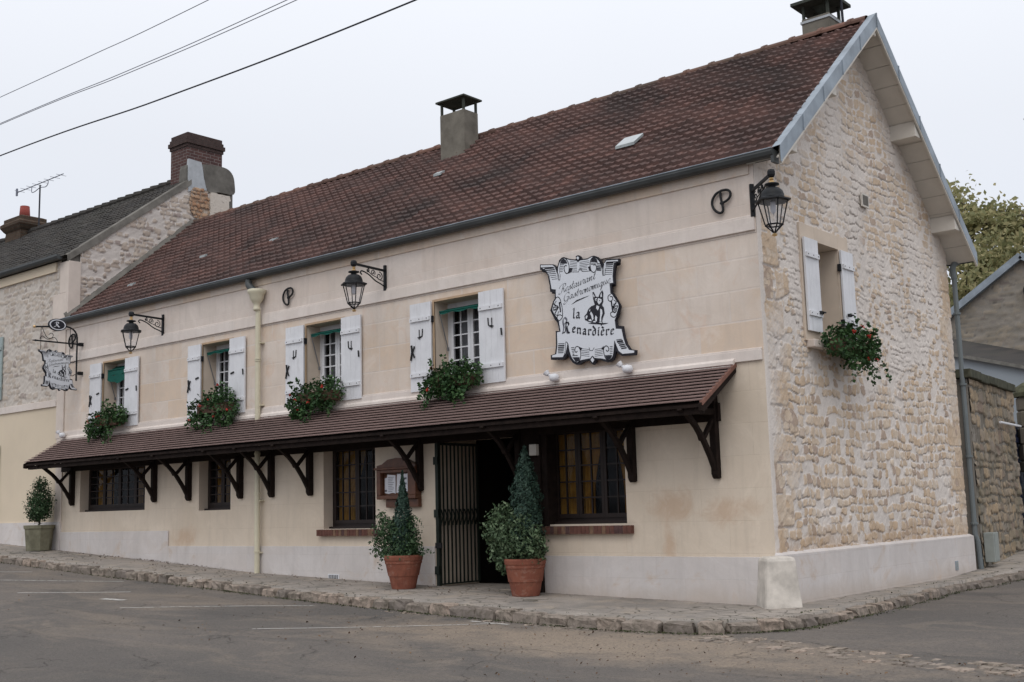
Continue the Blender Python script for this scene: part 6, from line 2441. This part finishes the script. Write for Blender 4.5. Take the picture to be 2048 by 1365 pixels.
mb.build('cement_flashing', M['greyplaster'], CH)
# mortar fillet where the restaurant roof meets the gable
mb = MB()
prev = None
for k in range(20):
    y = -.1 + 3.6 * k / 19
    z = zroof(y) + .03
    q = ((NX1 + .11 + r_.uniform(-.02, .02), y, z + .015), (NX1 + .05, y, z + .10 + r_.uniform(-.015, .015)), (NX1 + .01, y, z + .14))
    if prev:
        mb.quad(prev[0], q[0], q[1], prev[1])
        mb.quad(prev[1], q[1], q[2], prev[2])
    prev = q
mb.build('mortar_fillet', M['greyplaster'], NB, fixn=False)
# small chimney with red pot farther left
mb = MB()
mb.lathe([(.52, 9.2), (.50, 9.55), (.56, 9.60), (.66, 9.72), (.66, 9.80), (.56, 9.86), (.56, 9.96), (.45, 10.0)], (-25.3, 3.3, 0), 4, ph=PI / 4, sx=1.25, sy=1.0)
mb.build('brick_chimney', M['brickold'], NB)
mb = MB()
mb.lathe([(.16, 9.98), (.13, 10.38), (.11, 10.38), (.13, 10.0)], (-25.35, 3.3, 0), 12)
mb.build('chimney_pot', M['redpot'], bpy.data.objects['brick_chimney.001'], smooth=True)
sh_ = lambda z0, z1: shutter(-20.1, -19.55, z0, z1, FR, 1, '', 'L', parent=NB, mat='palegreen')
sh_(4.05, 5.53)
sh_(1.42, 3.0)

# TV aerials
AN = thing('tv_aerial', 'thin yagi television aerial on the neighbouring mossy roof', 'aerial', (-24.5, 3.3, 9.5))
mb = MB()
mb.tube([(-24.5, 3.3, 9.4), (-24.5, 3.3, 10.86)], .022, 6)
mb.build('mast', M['wire'], AN)
mb = MB()
mb.tube([(-25.85, 3.3, 10.90), (-23.2, 3.3, 10.92)], .014, 5)
mb.tube(cr([(-24.98, 3.3, 10.9), (-24.98, 3.3, 10.74), (-24.8, 3.3, 10.72), (-24.5, 3.3, 10.78), (-24.2, 3.3, 10.74), (-24.05, 3.3, 10.80), (-24.05, 3.3, 10.92)], 3), .012, 5)
for k in range(8):
    x = -25.7 + k * .34
    mb.tube([(x, 3.15, 10.905), (x, 3.45, 10.905)], .006, 4)
mb.box(-25.90, 3.28, 10.80, -25.84, 3.32, 11.02)
mb.build('boom', M['wirelight'], AN)
mb = MB()
mb.tube([(-.36, 4.0, 7.4), (-.42, 3.95, 11.5)], .022, 6)
tag(mb.build('aerial_mast', M['wire']), 'bare dark pole standing beside the right-hand chimney of the restaurant', 'pole')

# overhead cables
def cable(pts, r_, label, mat):
    p = cr(pts, 10)
    mb_ = MB()
    mb_.tube(p, r_, 5)
    o_ = mb_.build('overhead_cable', M[mat])
    tag(o_, label, 'cable', 'overhead cables crossing the sky')


cable([(-26, -4, 8.75), (-11.87, -4, 8.36), (-8.9, -4, 8.28), (-5.94, -4, 8.23), (6, -4, 8.2)], .006, 'thin pale overhead cable, the topmost of the four', 'wirelight')
cable([(-26, -4, 8.2), (-11.84, -4, 7.89), (-8, -4, 7.76), (-4.26, -4, 7.70), (7, -4, 7.7)], .006, 'pale overhead cable, upper one of the close pair', 'wirelight')
cable([(-26, -4, 8.16), (-11.84, -4, 7.87), (-8, -4, 7.72), (-4.07, -4, 7.64), (7, -4, 7.6)], .006, 'pale overhead cable, lower one of the close pair', 'wirelight')
cable([(-26, -4, 7.65), (-11.79, -4, 7.32), (-7, -4, 7.10), (-1.99, -4, 6.98), (8, -4, 7.0)], .011, 'thick dark overhead cable, the lowest of the four', 'wire')

# ------------------------------------------------------------------ right side: old stone wall, gate, cottage, tree
A = np.array((.12, 6.86))
D = np.array((-.10973, .99396))
W3 = lambda s, w_, z_: (A[0] + D[0] * s + D[1] * w_, A[1] + D[1] * s - D[0] * w_, z_)
WL = thing('old_stone_wall', 'weathered brown rubble garden wall with mossy coping behind the restaurant', 'wall', (A[0], A[1], .1))
du = .022
U, V = np.meshgrid(np.arange(0, 3.56, du), np.arange(-.1, 3.22, du))
ex = []
z = .2
k = 0
while z < 3.1:
    h = .34
    ex.append((3.56 - (.15 if k % 2 else .24), z + h / 2, (.17 if k % 2 else .26), h / 2 - .02, .045, .9, 1))
    z += h
    k += 1
ex += [(1.55, 2.1, .5, .13, .04, .8, 0), (.6, .9, .2, .22, .04, .8, 0)]
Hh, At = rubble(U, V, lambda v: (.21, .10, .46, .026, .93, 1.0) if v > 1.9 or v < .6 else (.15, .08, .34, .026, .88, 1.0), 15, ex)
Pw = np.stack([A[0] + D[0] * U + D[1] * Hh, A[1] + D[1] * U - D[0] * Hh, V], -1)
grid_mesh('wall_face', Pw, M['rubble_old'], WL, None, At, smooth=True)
mb = MB()
for q in ((0, 3.56, -.42, -.001, -.1, 3.2),):
    vs = [W3(s, w_, z_) for z_ in (q[4], q[5]) for w_ in (q[2], q[3]) for s in (q[0], q[1])]
    mb.add(vs, [(0, 2, 3, 1), (4, 5, 7, 6), (2, 6, 7, 3), (0, 1, 5, 4), (0, 4, 6, 2), (1, 3, 7, 5)])
mb.build('wall_core', M['rubble_far'], WL)
mb = MB()
s = -.1
r_ = random.Random(6)
while s < 3.55:
    ln = r_.uniform(.5, .9)
    e_ = min(s + ln, 3.62)
    zz_ = 3.20 + r_.uniform(-.01, .015)
    vs = [W3(a_, w_, z_) for z_ in (zz_, zz_ + r_.uniform(.13, .17)) for w_ in (-.5, .09) for a_ in (s, e_ - .01)]
    mb.add(vs, [(0, 2, 3, 1), (4, 5, 7, 6), (2, 6, 7, 3), (0, 1, 5, 4), (0, 4, 6, 2), (1, 3, 7, 5)])
    s = e_
mb.build('coping', simple('mossy_coping', (.075, .075, .055), .95, .1, var=.4, sc=8, bump=.6), WL, bevel=.015)
mb = MB()
mb.tube([W3(1.9, .09, 2.55), W3(3.7, .10, 2.55)], .022, 6)
tag(mb.build('white_pipe', M['whitewood']), 'short white pipe fixed across the old brown stone wall', 'pipe')
UB = thing('utility_box', 'narrow grey-green utility box at the foot of the old stone wall', 'utility box', W3(.3, .1, .1))
mb = MB()
vs = [W3(s, w_, z_) for z_ in (.16, .64) for w_ in (.03, .19) for s in (.10, .46)]
mb.add(vs, [(0, 2, 3, 1), (4, 5, 7, 6), (2, 6, 7, 3), (0, 1, 5, 4), (0, 4, 6, 2), (1, 3, 7, 5)])
mb.build('cabinet', M['utility'], UB, bevel=.01)
mb = MB()
vs = [W3(s, w_, z_) for z_ in (.19, .61) for w_ in (.19, .196) for s in (.14, .42)]
mb.add(vs, [(0, 2, 3, 1), (4, 5, 7, 6), (2, 6, 7, 3), (0, 1, 5, 4), (0, 4, 6, 2), (1, 3, 7, 5)])
mb.build('cabinet_door', M['utility'], UB)
# gate leaf and far pier
GTE = thing('navy_gate', 'dark navy gate leaf at the far end of the old stone wall', 'gate', W3(3.7, 0, .2))
mb = MB()
for k in range(7):
    vs = [W3(s, w_, z_) for z_ in (.25, 2.6) for w_ in (-.06, -.03) for s in (3.58 + k * .16, 3.735 + k * .16)]
    mb.add(vs, [(0, 2, 3, 1), (4, 5, 7, 6), (2, 6, 7, 3), (0, 1, 5, 4), (0, 4, 6, 2), (1, 3, 7, 5)])
mb.build('boards', M['navy'], GTE)
mb = MB()
for z_ in (.5, 2.3):
    mb.bar(W3(3.58, -.02, z_), W3(4.7, -.02, z_), .04, .1)
mb.build('rail', M['navy'], GTE)
PR = thing('stone_pier', 'rounded mossy stone gate pier at the right edge, beyond the navy gate', 'pier', (-.12, 10.9, .2))
mb = MB()
px_, py_ = -.05, 10.95
zl = .15
r_ = random.Random(13)
while zl < 2.9:
    h = r_.uniform(.2, .34)
    rr = .30 + r_.uniform(-.02, .02)
    mb.lathe([(rr - .03, zl), (rr, zl + .03), (rr, zl + h - .03), (rr - .03, zl + h)], (px_, py_, 0), 8, ph=r_.uniform(0, .3))
    zl += h
mb.build('shaft', M['rubble_old'], PR)
mb = MB()
mb.lathe([(.33, zl), (.34, zl + .08), (.28, zl + .2), (.15, zl + .28), (.001, zl + .31)], (px_, py_, 0), 12)
mb.build('cap_stone', simple('mossy_cap', (.10, .10, .065), .95, .1, var=.4, sc=8, bump=.6), PR)

# far cottage gable
CT = thing('far_cottage', 'grey stone cottage gable with pale zinc verge rising behind the old stone wall', 'building', (-2, 18, .8))
du = .05
ax_, az_ = -2.0, 7.28
U, V = np.meshgrid(np.arange(-7, 3, du), np.arange(3.6, 7.3, du))
Hh, At = rubble(U, V, lambda v: (.13, .16, .42, .016, .9, .9), 25)
keep = (V < az_ - .66 * np.abs(U - ax_) - .03)[:-1, :-1]
grid_mesh('gable_wall', np.stack([U, 18 - Hh, V], -1), M['rubble_far'], CT, keep, At, smooth=True)
mb = MB()
mb.quad((-7, 18.02, .3), (3, 18.02, .3), (3, 18.02, 3.65), (-7, 18.02, 3.65))
mb.build('lower_wall', M['rubble_far'], CT, fixn=False)
mb = MB()
for sg in (-1, 1):
    mb.bar((ax_, 17.9, az_ + .03), (ax_ + sg * 5.2, 17.9, az_ + .03 - 5.2 * .66), .16, .17)
mb.build('verge', M['zinc'], CT)
mb = MB()
for sg in (-1, 1):
    mb.quad((ax_, 17.9, az_ + .1), (ax_ + sg * 5.3, 17.9, az_ + .1 - 5.3 * .66), (ax_ + sg * 5.3, 26, az_ + .1 - 5.3 * .66), (ax_, 26, az_ + .1))
mb.build('roof', M['tile_dark'], CT, fixn=False)
mb = MB()
mb.prism([(-1.92 + .09 * math.cos(t), 6.38 + .16 * math.sin(t)) for t in np.linspace(0, 2 * PI, 14, endpoint=False)], XZ, 17.85, 17.96)
mb.build('oval_lamp', M['irondull'], CT, bevel=.02)
# blue-grey lean-to in front of it
LT = thing('lean_to', 'low blue-grey clad outbuilding between the stone wall and the cottage gable', 'shed', (-1.5, 14, .4))
mb = MB()
zc = lambda x: 4.41 - (x + 2.432) * .2875
mb.prism([(-6, .3), (1.2, .3), (1.2, zc(1.2)), (-6, zc(-6))], XZ, 14.0, 16.6)
mb.build('wall', M['bluegrey'], LT)
mb = MB()
mb.bar((-6, 13.95, zc(-6) + .03), (1.25, 13.95, zc(1.25) + .03), .14, .07)
mb.build('roof_edge', simple('lichen_edge', (.17, .165, .15), .9, .2, var=.3, sc=7), LT)
mb = MB()
for k in range(30):
    x0 = -6 + k * .24
    x1 = x0 + .24
    mb.quad((x0, 13.9, zc(x0) + .07), (x1, 13.9, zc(x1) + .07), (x1, 16.6, zc(x1) + .5), (x0, 16.6, zc(x0) + .5))
mb.build('roof', M['tile_dark'], LT, fixn=False)

# autumn tree behind the cottage
def tree(cx, cy, h, R, label, seed, ncl, nl):
    r_ = np.random.default_rng(seed)
    rp = random.Random(seed)
    t_ = thing('autumn_tree', label, 'tree', (cx, cy, .5))
    mb_ = MB()
    ends = []
    mb_.tube(cr([(cx, cy, .2), (cx + .1, cy, h * .25), (cx - .1, cy, h * .5), (cx + .1, cy, h * .8)], 4), [.32 - .018 * k for k in range(13)], 8)
    for k in range(34):
        z0 = h * rp.uniform(.3, .8)
        a_ = rp.uniform(0, 2 * PI)
        L = R * rp.uniform(.55, 1.05) * (1.15 - .5 * abs(z0 / h - .5))
        dz = rp.uniform(.5, 2.4)
        p0 = (cx, cy, z0)
        p1 = (cx + L * .5 * math.cos(a_), cy + L * .5 * math.sin(a_), z0 + dz * .5)
        p2 = (cx + L * math.cos(a_ + .2), cy + L * math.sin(a_ + .2), z0 + dz)
        q = cr([p0, p1, p2], 4)
        mb_.tube(q, [.09 - .009 * i for i in range(len(q))], 5)
        ends += q[3:]
        for m_ in range(3):
            b_ = q[rp.randint(3, len(q) - 1)]
            a2 = a_ + rp.uniform(-1.2, 1.2)
            l2 = rp.uniform(.5, 1.2)
            e_ = (b_[0] + l2 * math.cos(a2), b_[1] + l2 * math.sin(a2), b_[2] + rp.uniform(.1, .9))
            mb_.tube([b_, e_], [.025, .01], 4)
            ends += [e_, tuple((np.array(b_) + np.array(e_)) / 2)]
    mb_.build('trunk', M['bark'], t_)
    C = []
    ends = np.array(ends)
    idx = r_.integers(0, len(ends), ncl)
    for i in idx:
        C.append(ends[i] + r_.normal(size=(nl, 3)) * np.array((.34, .34, .26)) * r_.uniform(.5, 1.1))
    C = np.concatenate(C)
    leafmesh('crown', C, r_.normal(size=C.shape) + np.array((0, 0, .5)), r_.uniform(.06, .13, len(C)), M['autumn'], t_, .6)


tree(-3.1, 25, 13.2, 4.3, 'yellow-green autumn tree spreading behind the far cottage', 71, 1500, 36)
tree(-1.3, 33, 16.6, 3.6, 'taller pale autumn tree whose twigs reach in at the right edge', 72, 420, 30)

# ------------------------------------------------------------------ litter and weeds
r_ = np.random.default_rng(19)
pts = []
for k in range(330):
    x = r_.uniform(-16.5, -3.8)
    y = -abs(r_.normal(0, .28)) - .04
    if r_.random() < .35:
        y = r_.uniform(-1.4, -.1)
    if y < -1.4:
        continue
    pts.append((x, y, float(zpav(x, y)) + .015))
for k in range(120):
    x = r_.normal(-13.0, .8)
    y = -.05 - abs(r_.normal(0, .08))
    pts.append((x, y, float(zpav(x, y)) + .02))
for k in range(260):
    x = r_.uniform(-6, 4.5)
    y = r_.uniform(-5.2, -2.3)
    pts.append((x, y, rz(x, y) + .012))
for k in range(70):
    x = r_.uniform(-15, -6)
    y = r_.uniform(-5, -1.9)
    pts.append((x, y, rz(x, y) + .012))
for k in range(900):
    x = r_.uniform(-7, 5)
    y = -2.35 - abs(r_.normal(0, 1.3))
    if y > -6.5:
        pts.append((x, y, rz(x, y) + .008))
pts = np.array(pts)
nn = r_.normal(size=pts.shape) * .35 + np.array((0, 0, 1))
o = leafmesh('fallen_leaves', pts, nn, np.where(np.arange(len(pts)) > len(pts) - 900, r_.uniform(.004, .012, len(pts)), r_.uniform(.008, .022, len(pts))), M['deadleaf'], None, .7)
tag(o, 'small brown fallen leaves scattered over pavement and road', 'leaves', kind='stuff')
pts = []
K2 = resample(KERB, 60)
for p in K2:
    if p[0] < -18 or p[1] > 7:
        continue
    dens = r_.choice([0, 2, 8, 14])
    for k in range(dens):
        q = p + np.array((r_.normal(0, .06), r_.normal(0, .05)))
        off = .13
        q = q + (np.array((0, -off)) if p[0] < .2 else np.array((off, 0)))
        pts.append((q[0], q[1], rz(q[0], q[1]) + .012))
    if r_.random() < .25:
        q = p + (np.array((0, .12)) if p[0] < .2 else np.array((-.12, 0)))
        pts.append((q[0], q[1], float(zpav(q[0], q[1])) + .012))
pts = np.array(pts)
o = leafmesh('kerb_moss', pts, r_.normal(size=pts.shape) * .6 + np.array((0, 0, 1)), r_.uniform(.005, .015, len(pts)), M['weed'], None, .8)
tag(o, 'moss and tiny weeds along the foot of the kerb stones', 'moss', kind='stuff')

for o in bpy.data.objects:
    if '_o' in o:
        del o['_o']
